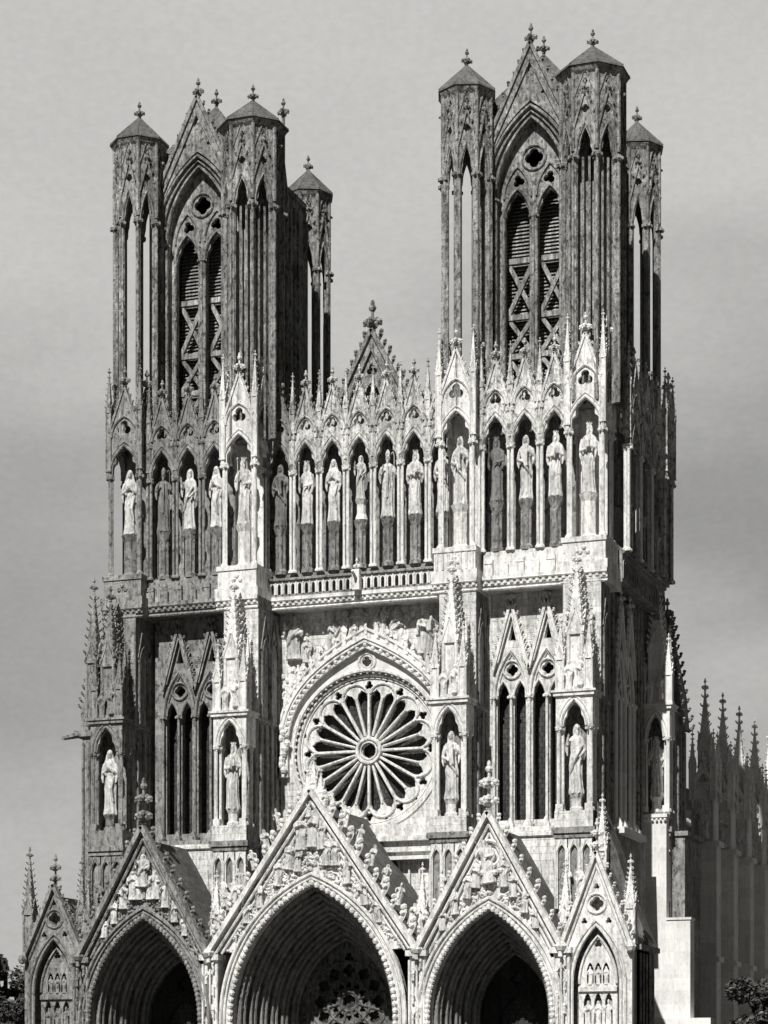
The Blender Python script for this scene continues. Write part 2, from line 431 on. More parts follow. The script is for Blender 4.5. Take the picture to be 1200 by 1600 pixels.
def tower(cx, sgn):
    m = MB()
    x0, x1 = cx-4.7, cx+4.7
    xi0, xi1 = cx-3.35, cx+3.35
    m.box(x0, xi0, 1.2, 14, 43, 80.5); m.box(xi1, x1, 1.2, 14, 43, 80.5)          # side walls
    m.box(xi0, xi1, 12.5, 14, 43, 80.5); m.box(xi0, xi1, 1.25, 12.4, 43, 58)      # rear, floor
    # front plate round the window
    a, zs, h = 2.95, 74.1, 6.1
    m.panel([(x0, 58), (cx-a, 58)] + arch(cx, zs, a, h, 12) + [(cx+a, 58), (x1, 58), (x1, 80.6), (x0, 80.6)], [], .85, 2.0)
    for q in (0, 1, 2):                                                            # moulded window orders
        aa = a+.1+.38*q; yy = .75-.17*q
        P = [(cx-aa, 58)] + arch(cx, zs, aa, h+.15+.4*q, 12) + [(cx+aa, 58)]
        m.tube(xz(P, yy), .15 if q != 1 else .09, 6)
        for s in (-1, 1): leafcap(m, cx+s*aa, yy, zs-.2, .3)
    for xx in (x0+.15, x0+.75, x1-.75, x1-.15):
        m.tube([(xx, .8, 57), (xx, .8, 79.5)], .15, 6)
    # south and north flanks: tall shafts, blind lancets
    for s, xf in ((1, x1), (-1, x0)):
        f = MB()
        for yy in (3.0, 3.9, 5.0, 5.7, 8.6, 9.3, 10.4, 11.2): f.tube([(yy, -.16, 50), (yy, -.16, 79.6)], .16, 6)
        f.panel([(2.2, 50), (12.6, 50), (12.6, 79.9), (2.2, 79.9)], [opening(7.15, 52, 73.5, 1.25, 3.4)], -.12, .02)
        f.tube(xz(arch(7.15, 73.5, 1.5, 3.8, 8), -.22), .14, 5)
        f.tube([(5.2, -.2, 78.3), (7.15, -.2, 84.6)], .16, 4); f.tube([(9.1, -.2, 78.3), (7.15, -.2, 84.6)], .16, 4)
        m.add(f, Matrix.Translation((xf+.0*s, 0, 0)) @ Matrix.Rotation(PI/2, 4, 'Z') if s > 0 else Matrix.Translation((xf, 14.3, 0)) @ Matrix.Rotation(-PI/2, 4, 'Z'))
    m.box(x0-.25, x1+.25, .9, 14.2, 80.5, 80.9)
    T = obj('tower', m, SOOT, CATH, label='tall dark weathered belfry tower, %s' % ('left one' if sgn < 0 else 'right one, nearer'))
    # belfry window tracery
    w = MB()
    hl = [opening(cx-1.38, 58.3, 72.6, 1.02, 2.0, .25), opening(cx+1.38, 58.3, 72.6, 1.02, 2.0, .25)]
    hs = hl + [foil(cx, 77.3, .78, 4), foil(cx-1.3, 75.55, .52, 3, rot=PI/2+.3), foil(cx+1.3, 75.55, .52, 3, rot=PI/2-.3)]
    w.panel([(cx-a, 58)] + arch(cx, zs, a, h, 12) + [(cx+a, 58)], hs, 1.5, 1.9)
    for s in (-1, 1):
        w.tube(xz([(cx+s*1.38-1.15, 58)]+arch(cx+s*1.38, 72.6, 1.15, 2.3, 8)+[(cx+s*1.38+1.15, 58)], 1.4), .13, 6)
        w.tube(xz(arch(cx+s*1.38, 74.2, 1.15, 2.5, 8), 1.42), .09, 6)
        leafcap(w, cx+s*.15, 1.35, 72.5, .26)
    w.tube([(cx, 1.3, 58), (cx, 1.3, 73)], .17, 6)
    w.tube(xz([(cx+1.0*math.cos(t*PI/8), 77.3+1.0*math.sin(t*PI/8)) for t in range(16)], 1.42), .09, 5, closed=True)
    obj('window_tracery', w, SOOT, T)
    b = MB()                                                                       # timber bell frame behind the lancets
    for s in (-1, 1):
        c = cx+s*1.38
        for q, (z0, z1) in enumerate(((58.5, 61.6), (61.6, 64.8), (64.8, 69.4))):
            b.tube([(c-1.15, 2.5, z0), (c+1.15, 2.5, z1)], .24, 4); b.tube([(c+1.15, 2.62, z0), (c-1.15, 2.62, z1)], .24, 4)
            b.box(c-1.3, c+1.3, 2.35, 2.75, z1-.22, z1+.22)
        for k in range(58):
            z = 57.8+k*.3; n0 = len(b.v); b.v += [(c-1.35, 3.1, z), (c+1.35, 3.1, z), (c+1.35, 3.7, z+.5), (c-1.35, 3.7, z+.5), (c-1.35, 3.1, z-.06), (c+1.35, 3.1, z-.06), (c+1.35, 3.7, z+.44), (c-1.35, 3.7, z+.44)]
            b.f += [tuple(n0+q for q in f) for f in ((0,1,2,3),(4,7,6,5),(0,4,5,1),(1,5,6,2),(2,6,7,3),(3,7,4,0))]
    obj('bell_frame', b, WOOD, T)
    o_ = MB()
    for s in (-1, 1):
        for k in range(9): o_.blob(cx+s*(3.3), .75, 60+k*1.5, .12, .12, .3, 5, 3)
    o_.tube(xz([(cx-3.7, 58)]+arch(cx, 73.6, 3.7, 7.6, 12)+[(cx+3.7, 58)], .7), .17, 6)
    obj('window_hood', o_, SOOT, T)
    # front gable
    g = MB(); gw = 3.9; gz = 77.6; ga = 86.0
    g.panel([(cx-gw, gz+.3), (cx-gw+.45, gz)] + [(x, z) for x, z in arch(cx, zs+.3, a+.9, h+1.0, 12) if z > gz+.2] + [(cx+gw-.45, gz), (cx+gw, gz+.3), (cx, ga)],
            [foil(cx, 84.0, .4, 3), foil(cx-1.15, 82.1, .26, 3), foil(cx+1.15, 82.1, .26, 3)], .35, .85)
    for s in (-1, 1):
        g.tube([(cx+s*(gw+.1), .3, gz+.2), (cx, .3, ga+.2)], .2, 4); g.tube([(cx+s*(gw-.7), .25, gz+.6), (cx, .25, ga-1.3)], .1, 4)
        crockets(g, (cx+s*(gw+.1), gz+.3), (cx, ga), 9, .55, s, .55)
        g.add(pinnacle_mb(.55, 1.6, 2.4, 4), TR(cx+s*(gw+.35), .5, 77.4))
    obj('tower_gable', g, SOOT, T)
    f = MB(); f.add(FIN1, TR(cx, .6, ga, 0, 1.5)); obj('finial', f, SOOT, T)
    r = MB(); n = len(r.v)                                                         # hipped lead roof behind the gable
    r.v += [(cx-5.0, .9, 80.85), (cx+5.0, .9, 80.85), (cx+5.0, 13.9, 80.85), (cx-5.0, 13.9, 80.85), (cx, 4.4, 87.0), (cx, 9, 86.0)]
    r.f += [(0, 1, 4), (1, 2, 5, 4), (2, 3, 5), (3, 0, 4, 5), (0, 3, 2, 1)]
    obj('tower_roof', r, SLATE, T)
    f = MB(); f.add(FIN1, TR(cx, 4.4, 86.8, .2, 1.35)); obj('finial', f, SOOT, T)
    xl, xr = (-20, -9.5) if sgn < 0 else (9.5, 20)
    if sgn < 0: turret(2.1, T, TR(xl, 0, 0))
    else: turret(2.05, T, TR(xl, 0, 0, R(18)), pier=.34)
    turret(2.5, T, TR(xr, .2, 0), core=True)
    turret(1.95, T, TR(xr+(-.8 if sgn < 0 else .1), 14.7, -.3, R(24 if sgn < 0 else 17)), pier=.34); turret(2.0, T, TR(xl, 14.7, -.3, R(20)))
    if sgn < 0:
        f = MB(); f.tube([(xr+2.35, 1.2, 81), (xr+2.35, 1.2, 84)], .16, 6); f.add(FIN1, TR(xr+2.35, 1.2, 83.4, 0, 1.5)); obj('finial', f, SOOT, T)
    return T
TL = tower(-14.75, -1); TRT = tower(14.75, 1)

# ======== CORE WALLS
core = MB()
core.box(-19, -11.35, 2.0, 14, 0, 42.4); obj('tower_base', core, WALL, CATH)
core = MB(); core.box(11.35, 18.9, 2.0, 14, 0, 22); obj('tower_base', core, WALL, CATH)
# side walls of the gallery storey and low body
gal = MB()
gal.box(-9.0, 9.0, 2.6, 3.4, 44.9, 57.5)
gal.box(-19.2, -11.0, 1.0, 2.0, 44.9, 57.2); gal.box(11.0, 19.2, 1.0, 2.0, 44.9, 57.2)
gal.box(20.0, 20.6, 0.5, 15.5, 44.9, 57.2)
gal.box(18.9, 19.98, 2.1, 15.5, 20, 57.1)
obj('gallery_back_wall', gal, GREY, CATH)

# ---- cornices and gallery floors
def cornice(m, x0, x1, yf, yb, z0, z1, dent=True):
    H = z1-z0
    m.box(x0, x1, yf+.32, yb, z0, z0+H*.3); m.box(x0, x1, yf+.18, yb, z0+H*.3+.002, z0+H*.72); m.box(x0, x1, yf, yb, z0+H*.72+.002, z1)
    m.tube([(x0, yf+.06, z0+H*.72), (x1, yf+.06, z0+H*.72)], H*.1, 5); m.tube([(x0, yf+.2, z0+H*.02), (x1, yf+.2, z0+H*.02)], H*.1, 5)
    if dent:
        n = int((x1-x0)/.52)
        for i in range(n):
            x = x0+(i+.5)*(x1-x0)/n
            m.blob(x, yf+.14, z0+H*.5, .2, .15, H*.17, 5, 3)
c = MB()
cornice(c, -8.0, 8.0, .1, 3.6, 41.9, 42.9)
obj('cornice', c, STONE, CATH)
for s in (-1, 1):
    c = MB(); x0, x1 = sorted((s*11.3, s*18.8)); cornice(c, x0, x1, -1.55, 2.0, 41.8, 42.9)
    for k in range(6):
        x = x0+.5+k*(x1-x0-1)/5; c.box(x-.35, x+.35, -1.5, -.9, 42.92, 44.2-.4*(k % 2)); c.tube([(x-.36, -1.5, 43.9), (x+.36, -1.5, 43.9)], .07, 4)
    c.box(x0, x1, -1.2, 1.0, 42.91, 44.9)
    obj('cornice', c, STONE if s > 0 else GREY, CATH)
# ---- balustrade in the middle
b = MB(); b.box(-8, 8, .05, .45, 44.15, 44.45); b.tube([(-8, .03, 44.3), (8, .03, 44.3)], .14, 6); b.box(-8, 8, .15, .45, 42.91, 43.1)
b.box(-8, 8, .8, 2.6, 43, 44.9)
BAL = obj('balustrade', b, GREY, CATH)
one = MB(); one.panel([(-.3, 43.1), (-.15, 43.1)] + [(x, z) for x, z in arch(0, 43.75, .15, .25, 4)] + [(.15, 43.1), (.3, 43.1), (.3, 44.14), (-.3, 44.14)], [], -.16, .08)
one.tube([(-.3, -.18, 43.1), (-.3, -.18, 44.1)], .07, 6)
om = one.mesh('baluster', STONE)
for i in range(26):
    x = -7.7+i*.616
    if abs(x) < .3: continue
    link('baluster', om, BAL, TR(x, .28, 0))
g = MB(); g.box(-.32, .32, -.5, .25, 42.92, 44.6); g.add(FIN1, TR(0, -.2, 44.5, 0, .9)); g.tube([(0, -.55, 43.9), (0, -1.3, 44.3)], [.16, .1], 6)
obj('balustrade_post', g, STONE, BAL)

# ======== GALLERY OF STATUES
canA = canopy_mb(2.4, 53.5, 2.2, 56.6, 60.2, fin=1.3)
pinA = pinnacle_mb(.46, 4.2, 3.0, 5)
def bay(x, y, parent_mat, rz=0, M0=None, pitch=2.4, right_pin=True):
    s = pitch/2.4
    m = MB(); m.add(canA, TR(0, -.55, 0, 0, (s, 1, 1)))
    for e in (-1, 1):
        m.add(MB().panel([(0, 54.2), (.5, 54.6), (.5, 56.6), (0, 57.2)], [], -.06, .06), TR(e*(pitch/2-.1), -.1, 0, PI/2))
        m.blob(e*pitch*.25, -.62, 57.6, .16, .14, .3, 5, 3); m.blob(e*pitch*.42, -.62, 56.2, .2, .16, .3, 5, 3)
    # ribbed vault backing under the gablet
    m.panel([(-pitch/2+.05, 55.9), (pitch/2-.05, 55.9), (pitch/2-.05, 56.9), (0, 59.6), (-pitch/2+.05, 56.9)], [], 1.2, 1.75)
    M = M0 if M0 is not None else TR(x, y, 0, rz)
    p = obj('gallery_bay', m, parent_mat, CATH, M)
    c = MB()
    for dx in (-.17, .17): column(c, -pitch/2+dx, -.45, 44.9, 53.5, .12, .5)
    column(c, -pitch/2, -.15, 44.9, 53.5, .16, .5); leafcap(c, -pitch/2, -.4, 53.2, .33)
    obj('gallery_column', c, STONE if parent_mat is GAL else GREY, p)
    k = MB(); k.add(pinA, TR(-pitch/2, -.42, 54.0)); obj('pinnacle', k, parent_mat, p)
    d = MB(); d.lathe([(.55, 44.9), (.55, 45.2), (.38, 45.4), (.38, 48.0), (.5, 48.35), (.68, 48.9)], 0, 0, 8, R(22.5))
    for q in range(8):
        aa = q*PI/4+R(22.5); d.tube([(.4*math.cos(aa), .4*math.sin(aa), 45.3), (.4*math.cos(aa), .4*math.sin(aa), 48.1)], .08, 5)
    obj('pedestal', d, GREY, p)
    return p
# centre
CB = [-7.2, -4.8, -2.4, 0, 2.4, 4.8, 7.2]
GL = 'statues in the gallery under the gablets'
lab_c = ['robed statue deep in shade beside the left inner corner tabernacle',
 'robed statue in the gallery, second niche right of the left inner tabernacle', 'veiled statue left of the short raised one in the middle of the gallery',
 'small statue on a tall pedestal at the middle of the gallery, above the parapet post', 'statue just right of the short raised one in the middle of the gallery',
 'tall statue in the gallery, next to the right inner tabernacle', 'robed statue hidden in shade behind the right inner tabernacle']
for i, x in enumerate(CB):
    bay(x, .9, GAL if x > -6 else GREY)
    if i == 3: statue(x, .75, 50.6, 3.7, 4, lab_c[i], GL)
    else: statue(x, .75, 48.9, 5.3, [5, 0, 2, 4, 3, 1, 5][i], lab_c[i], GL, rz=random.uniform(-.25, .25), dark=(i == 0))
d = MB(); d.lathe([(.55, 48.9), (.5, 49.2), (.4, 49.4), (.4, 50.2), (.6, 50.6)], 0, .9, 8); obj('pedestal', d, STONE, CATH)
# wings
ORD = ['leftmost', 'middle', 'rightmost']
for s in (-1, 1):
    for i in range(3):
        x = s*14.8+(i-1)*2.45
        side = 'left' if s < 0 else 'right'
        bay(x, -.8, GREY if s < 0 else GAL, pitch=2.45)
        statue(x, -.95, 48.9, 5.2, [3, 4, 2, 0, 5, 1][(i+(3 if s > 0 else 0))],
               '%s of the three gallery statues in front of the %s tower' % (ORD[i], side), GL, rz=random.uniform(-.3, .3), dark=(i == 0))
    k = MB(); k.add(pinA, TR(s*14.8+1.5*2.45, -1.2, 54.0)); obj('pinnacle', k, STONE, CATH)
k = MB(); k.add(pinA, TR(8.35, .5, 54)); obj('pinnacle', k, STONE, CATH)

# ---- tabernacles on the buttress heads
canB = canopy_mb(3.1, 53.9, 2.3, 57.3, 61.2, t=.4, fin=1.5, ncr=7)
pinB = pinnacle_mb(.5, 5.0, 3.3, 6)
def tabernacle(cx, y, mt, nm='tabernacle', yd=3.0, rot=0):
    m = MB()
    for k, tr in ((0, TR(0, -1.5, 0)), (1, TR(1.5, 0, 0, PI/2)), (3, TR(-1.5, 0, 0, -PI/2))): m.add(canB, tr)
    m.panel([(-1.2, 56.9), (1.2, 56.9), (1.2, 57.2), (0, 60.2), (-1.2, 57.2)], [], .2, 2.0)
    m.box(-1.45, 1.45, -1.1, 1.45, 56.5, 57.0)
    m.box(-1.2, 1.2, 1.0, 1.4, 44.9, 56.5)
    T = obj(nm, m, mt, CATH, TR(cx, y, 0, rot))
    for sx in (-1, 1):
        for sy in (-1, 1):
            c = MB(); column(c, sx*1.38, sy*1.38, 45.2, 53.9, .17, .5); column(c, sx*1.38-.2*sx, sy*1.38, 45.2, 53.9, .09, .5); column(c, sx*1.38, sy*1.1, 45.2, 53.9, .09, .5)
            leafcap(c, sx*1.38, sy*1.38, 53.6, .36)
            obj('tabernacle_column', c, mt, T)
            k = MB(); k.add(pinB, TR(sx*1.45, sy*1.45, 54.2)); obj('pinnacle', k, mt, T)
    d = MB(); d.lathe([(.8, 45.2), (.8, 45.5), (.6, 45.7), (.6, 48.3), (.85, 48.9)], 0, -.2, 8, R(22.5)); obj('pedestal', d, mt, T)
    return T
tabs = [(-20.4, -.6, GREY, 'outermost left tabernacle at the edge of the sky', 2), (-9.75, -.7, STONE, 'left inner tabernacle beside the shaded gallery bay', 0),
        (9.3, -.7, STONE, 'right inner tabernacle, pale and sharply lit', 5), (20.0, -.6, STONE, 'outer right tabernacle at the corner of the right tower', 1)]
for cx, y, mt, lb, v in tabs:
    tabernacle(cx, y, mt)
    statue(cx, y-.35, 48.9, 5.6, v, 'tall stone figure in the ' + lb, 'statues in the corner tabernacles', rz=.2 if cx < 0 else -.15)
    c = MB(); c.box(cx-1.75, cx+1.75, y-1.9, y+3, 43.3, 44.8); c.box(cx-1.85, cx+1.85, y-2.0, y+3, 44.802, 45.2); c.box(cx-1.95, cx+1.95, y-2.1, y+3, 42.6, 43.298)
    cornice(c, cx-1.9, cx+1.9, y-2.1, y+2.6, 41.6, 42.6)
    if cx in (9.3,):
        for k in range(7): c.tube([(cx-1.5+k*.5, y-1.92, 43.4), (cx-1.5+k*.5, y-1.92, 44.7)], .12, 6)
    for k in range(-1, 2): c.blob(cx+k*.3, y-1.95, 44.1+(.25 if k == 0 else -.1), .2, .12, .2)
    obj('buttress_cap', c, mt, CATH)
# south side of the gallery
for i, yy in enumerate((4.0, 8.0, 12.0)):
    bay(0, 0, GAL, M0=TR(22.0, yy, 0, PI/2), pitch=3.3)
statue(21.3, 4.0, 49, 5.0, 3, 'shaded statue on the right flank of the right tower, just round the corner', GL, rz=PI/2-.6, dark=True)
tabernacle(21.3, 15.3, GAL)
c = MB(); c.box(19.9, 22.1, 1.5, 16.6, 42.31, 44.9); c.tube([(22.15, 1.6, 44.75), (22.15, 16.6, 44.75)], .14, 5)
for k in range(24):
    f_ = MB(); yc = 1.9+k*.62; f_.tube(xz([(yc-.25, 42.6)]+arch(yc, 43.7, .25, .4, 4)+[(yc+.25, 42.6)], -.02), .07, 4); c.add(f_, TR(22.12, 0, 0, PI/2))
for yy in (2.3, 8.9, 9.9, 11.0, 12.1): c.tube([(21.05, yy, 23), (21.05, yy, 42.3)], .2, 6)
for q in range(3):
    f_ = MB(); yc = 10.0+q*1.1; f_.tube([(yc-.5, 0, 38.5), (yc, 0, 41.5), (yc+.5, 0, 38.5)], .09, 4); c.add(f_, TR(21.1, 0, 0, PI/2))
c.box(20.96, 22.2, 14.2, 16.9, 34.4, 42.2)
obj('south_gallery_floor', c, GREY, CATH)

# ---- centre gable between the towers
g = MB()
g.panel([(-4.6, 55.5), (4.6, 55.5), (4.6, 56.8), (0, 65.4), (-4.6, 56.8)], [foil(0, 62.2, .5, 3), opening(0, 57.5, 59.8, .7, 1.4), opening(-1.7, 57.2, 58.3, .5, 1.0), opening(1.7, 57.2, 58.3, .5, 1.0)], 3.4, 4.0)
g.panel([(-4.6, 55.5), (4.6, 55.5), (4.6, 56.8), (0, 64.9), (-4.6, 56.8)], [], 4.2, 4.9)
for s in (-1, 1):
    g.tube([(s*4.6, 3.3, 56.7), (0, 3.3, 65.6)], .24, 4); g.tube([(s*3.2, 3.2, 57.4), (0, 3.2, 64.0)], .11, 4)
    crockets(g, (s*4.75, 56.9), (0, 65.5), 11, .72, s, 3.65)
g.tube([(0, 3.2, 57.4), (0, 3.2, 60)], .16, 6); g.tube([(-1, 3.2, 56), (-1, 3.2, 61.2)], .1, 6); g.tube([(1, 3.2, 56), (1, 3.2, 61.2)], .1, 6)
GG = obj('nave_gable', g, SOOT, CATH)
f = MB(); f.add(FIN1, TR(0, 3.6, 65.2, 0, 2.4)); obj('finial', f, SOOT, GG)
n = MB(); i = [(-8, 4.9, 50), (8, 4.9, 50), (8, 75, 50), (-8, 75, 50), (-8, 4.9, 52), (8, 4.9, 52), (8, 75, 52), (-8, 75, 52), (0, 5, 57), (0, 75, 57)]
n.v = i; n.f = [(0, 1, 5, 4), (1, 2, 6, 5), (3, 0, 4, 7), (4, 5, 8), (5, 6, 9, 8), (7, 4, 8, 9), (2, 3, 7, 6), (6, 7, 9)]
obj('nave_roof', n, SLATE, CATH)
n = MB(); n.box(-7.8, 7.8, 5, 74.8, 0, 50.5)
for k in range(8):
    f_ = MB(); yc = 18+k*7.4; f_.tube(xz([(yc-2, 36)]+arch(yc, 42, 2, 4.5, 7)+[(yc+2, 36)], -.1), .25, 5); f_.tube([(yc+3.7, -.2, 28), (yc+3.7, -.2, 50)], .5, 6); n.add(f_, TR(7.8, 0, 0, PI/2))
obj('nave_wall', n, GREY, CATH)
n = MB(); n.v = [(7.9, 15, 34), (16.8, 15, 27.7), (16.8, 75, 27.7), (7.9, 75, 34), (7.9, 15, 27), (7.9, 75, 27), (16.8, 15, 27.5), (16.8, 75, 27.5)]
n.f = [(0, 1, 2, 3), (0, 4, 6, 1), (3, 2, 7, 5), (4, 5, 7, 6), (0, 3, 5, 4), (1, 6, 7, 2)]; obj('aisle_roof', n, SLATE, CATH)

# ======== ROSE STOREY
RY, RZ, RR = 2.6, 30.0, 6.55
w = MB()
circ = [(RR*math.cos(2*PI*k/64), RZ+RR*math.sin(2*PI*k/64)) for k in range(64)]
w.panel([(-8.2, 22.2), (8.2, 22.2), (8.2, 42), (-8.2, 42)], [circ], RY-.35, RY+.9)
w.box(-8.2, 8.2, 2.0, 3.4, 0, 22.198)
obj('rose_wall', w, WALL, CATH)
r = MB(); holes = []
for k in range(24):
    a = 2*PI*(k+.5)/24; out = []
    r0, r1 = 1.25, 5.0; w0, w1 = .07, .47
    nx, nz = math.cos(a), math.sin(a); tx, tz = -nz, nx
    prof = [(r0, w0), (r0+.5, w0+.07), (r1-1.6, w1*.78), (r1-.5, w1), (r1-.1, w1*.75), (r1+.05, w1*.3)]
    pts = [(r0, -w0)] + [(p, -q) for p, q in prof[1:]] + [(r1+.2, 0)] + [(p, q) for p, q in reversed(prof)]
    holes.append([(nx*p+tx*q, RZ+nz*p+tz*q) for p, q in pts])
for k in range(12):
    a = 2*PI*k/12; holes.append(foil(5.5*math.cos(a), RZ+5.5*math.sin(a), .4, 3, rot=a))
    a += PI/12; holes.append(foil(6.0*math.cos(a), RZ+6.0*math.sin(a), .22, 3, rot=a+PI))
holes.append(foil(0, RZ, .62, 6, rot=PI/2))
r.panel([(6.5*math.cos(2*PI*k/64), RZ+6.5*math.sin(2*PI*k/64)) for k in range(64)], holes, RY+.15, RY+.5)
for k in range(12):
    a = 2*PI*k/12
    r.tube([(1.1*math.cos(a), RY+.08, RZ+1.1*math.sin(a)), (4.9*math.cos(a), RY+.08, RZ+4.9*math.sin(a))], .13, 6)
    a2 = a+PI/12; r.tube([(1.3*math.cos(a2), RY+.12, RZ+1.3*math.sin(a2)), (4.6*math.cos(a2), RY+.12, RZ+4.6*math.sin(a2))], .11, 5)
    # petal heads
    pc = [(4.7+1.05*math.cos(t), 1.14*math.sin(t)) for t in [PI*(-.5+i/10) for i in range(11)]]
    ca, sa = math.cos(a2), math.sin(a2)
    r.tube([(p*ca-q*sa, RY+.08, RZ+p*sa+q*ca) for p, q in pc], .11, 5)
RO = obj('rose_window', r, STONE, CATH)
h = MB()
for rr_, t in ((1.02, .17), (.72, .08)): h.tube([(rr_*math.cos(2*PI*k/32), RY, RZ+rr_*math.sin(2*PI*k/32)) for k in range(32)], t, 6, closed=True)
obj('rose_hub', h, STONE, RO)
h = MB()
for rr_, t, yy in ((6.35, .15, RY), (6.7, .17, RY-.35), (6.1, .08, RY+.1)): h.tube([(rr_*math.cos(2*PI*k/64), yy, RZ+rr_*math.sin(2*PI*k/64)) for k in range(64)], t, 6, closed=True)
for k in range(72):
    a = 2*PI*k/72; h.blob(6.52*math.cos(a), RY-.3, RZ+6.52*math.sin(a), .15, .12, .15, 5, 3)
obj('rose_rim', h, STONE, RO)
h = MB(); h.box(-6.8, 6.8, RY+.92, RY+1.0, RZ-6.8, RZ+6.8); obj('rose_glass', h, DARK, RO)
# pointed relieving arch over the rose
AR = MB()
def ring(m, cx, zs, a0, h0, a1, h1, y0, y1, zb=None, n=14):
    P0 = arch(cx, zs, a0, h0, n); P1 = arch(cx, zs, a1, h1, n)
    if zb is not None: P0 = [(cx-a0, zb)]+P0+[(cx+a0, zb)]; P1 = [(cx-a1, zb)]+P1+[(cx+a1, zb)]
    m.panel(P1+list(reversed(P0)), [], y0, y1)
def rarch(hw, z0, za, b=.62, n=14):
    L = []
    for i in range(n+1):
        t = i/n; p0, p1, p2 = (-hw, z0), (-hw*.93, z0+(za-z0)*b), (0, za)
        L.append(tuple((1-t)**2*p0[j]+2*t*(1-t)*p1[j]+t*t*p2[j] for j in (0, 1)))
    return L+[(-x, z) for x, z in reversed(L[:-1])]
def rring(m, A, B, y0, y1, zb=28):
    A = [(A[0][0], zb)]+A+[(A[-1][0], zb)]; B = [(B[0][0], zb)]+B+[(B[-1][0], zb)]
    m.panel(B+list(reversed(A)), [], y0, y1)
rring(AR, rarch(7.0, 31.5, 38.5), rarch(7.8, 31.9, 40.1), RY-.78, RY-.352)
rring(AR, rarch(7.25, 31.6, 38.95), rarch(7.6, 31.8, 39.6), RY-1.02, RY-.782)
for A_, y_, t in ((rarch(7.0, 31.5, 38.55), RY-.78, .13), (rarch(7.42, 31.7, 39.3), RY-1.06, .1), (rarch(7.8, 31.9, 40.1), RY-.83, .15)): AR.tube(xz(A_, y_), t, 6)
for k, (x, z) in enumerate(rarch(7.12, 31.55, 38.75, n=18)): AR.blob(x, RY-.85, z, .22, .2, .22)
for s in (-1, 1):
    for q in range(9): AR.blob(s*7.3+random.uniform(-.35, .35), RY-1.0, 28.6+q*.45, .33, .25, .33)
for i, (x, z) in enumerate(rarch(7.7, 32, 40.1, n=14)):
    if 2 < i < 26: AR.add(XLO[i % 6], TR(x, RY-.8, z-.5, random.uniform(-.5, .5), 1.5+.5*(i % 3 == 0)))
rnd_ = random.Random(4)
for k in range(150):
    x = rnd_.uniform(-7.7, 7.7); z = rnd_.uniform(34.5, 41.2)
    if z < 40.5-.95*abs(x)+ (abs(x) > 3)*0.3: continue
    q = rnd_.uniform(.14, .3); AR.blob(x, RY-.42, z, q, .16, q*1.2, 5, 3)
a_ = obj('relieving_arch', AR, STONE, CATH)
o = MB(); 
for rr_, t in ((.72, .14), (.48, .07)): o.tube([(rr_*math.cos(2*PI*k/24), RY-.4, 37.4+rr_*math.sin(2*PI*k/24)) for k in range(24)], t, 6, closed=True)
cr = MB(); AA = rarch(6.98, 31.5, 38.45, n=14); BB = [(6.86*math.cos(PI-PI*k/30), RZ+6.86*math.sin(PI-PI*k/30)) for k in range(31)]
BB = [p for p in BB if p[1] > 31.6]; cr.panel(AA+list(reversed(BB)), [], RY-.37, RY-.3); obj('arch_field', cr, PALE, CATH)
O = obj('oculus', o, STONE, CATH)
o = MB(); o.panel(foil(0, 37.4, .4, 4), [], RY-.42, RY-.36); obj('oculus_glass', o, DARK, O)
# relief figures over the arch
def relief(x, y, z, h, v, parent, rz=0, tilt=0):
    M = Matrix.Translation((x, y, z)) @ Matrix.Rotation(tilt, 4, 'Y') @ Matrix.Rotation(rz, 4, 'Z') @ Matrix.Diagonal((h*1.5, h*1.5, h*1.12, 1))
    return link('relief_figure', LO[v], parent, M)
RW = a_
for x, z, hh, v, tl in ((-6.5, 37.9, 3.4, 4, 0), (-5.4, 37.6, 1.8, 2, .1), (-3.6, 38.6, 2.5, 5, .5), (-2.5, 39.2, 2.3, 1, .3), (-1.3, 39.4, 2.3, 2, .2), (-.2, 39.5, 2.2, 0, -.1), (1.3, 39.4, 2.3, 3, .15), (2.4, 39.2, 2.4, 4, .1), (3.5, 38.5, 2.4, 1, -.4), (5.2, 37.6, 3.5, 5, .1)):
    relief(x, RY-.55, z, hh, v, RW, random.uniform(-.5, .5), tl)
lp = MB(); lp.box(-8, 8, 1.2, 2.2, 22.2, 22.6); lp.box(-8, 8, 1.4, 2.2, 21.3, 21.7); lp.box(-8, 8, .9, 1.99, 20.6, 20.9)
lp.box(.5, 8, 1.5, 2.2, 22.602, 23.6)
for i in range(18): lp.tube([(-7.8+i*.9, 1.8, 17), (-7.8+i*.9, 1.8, 20.6)], .1, 6)
obj('rose_sill', lp, STONE, CATH)

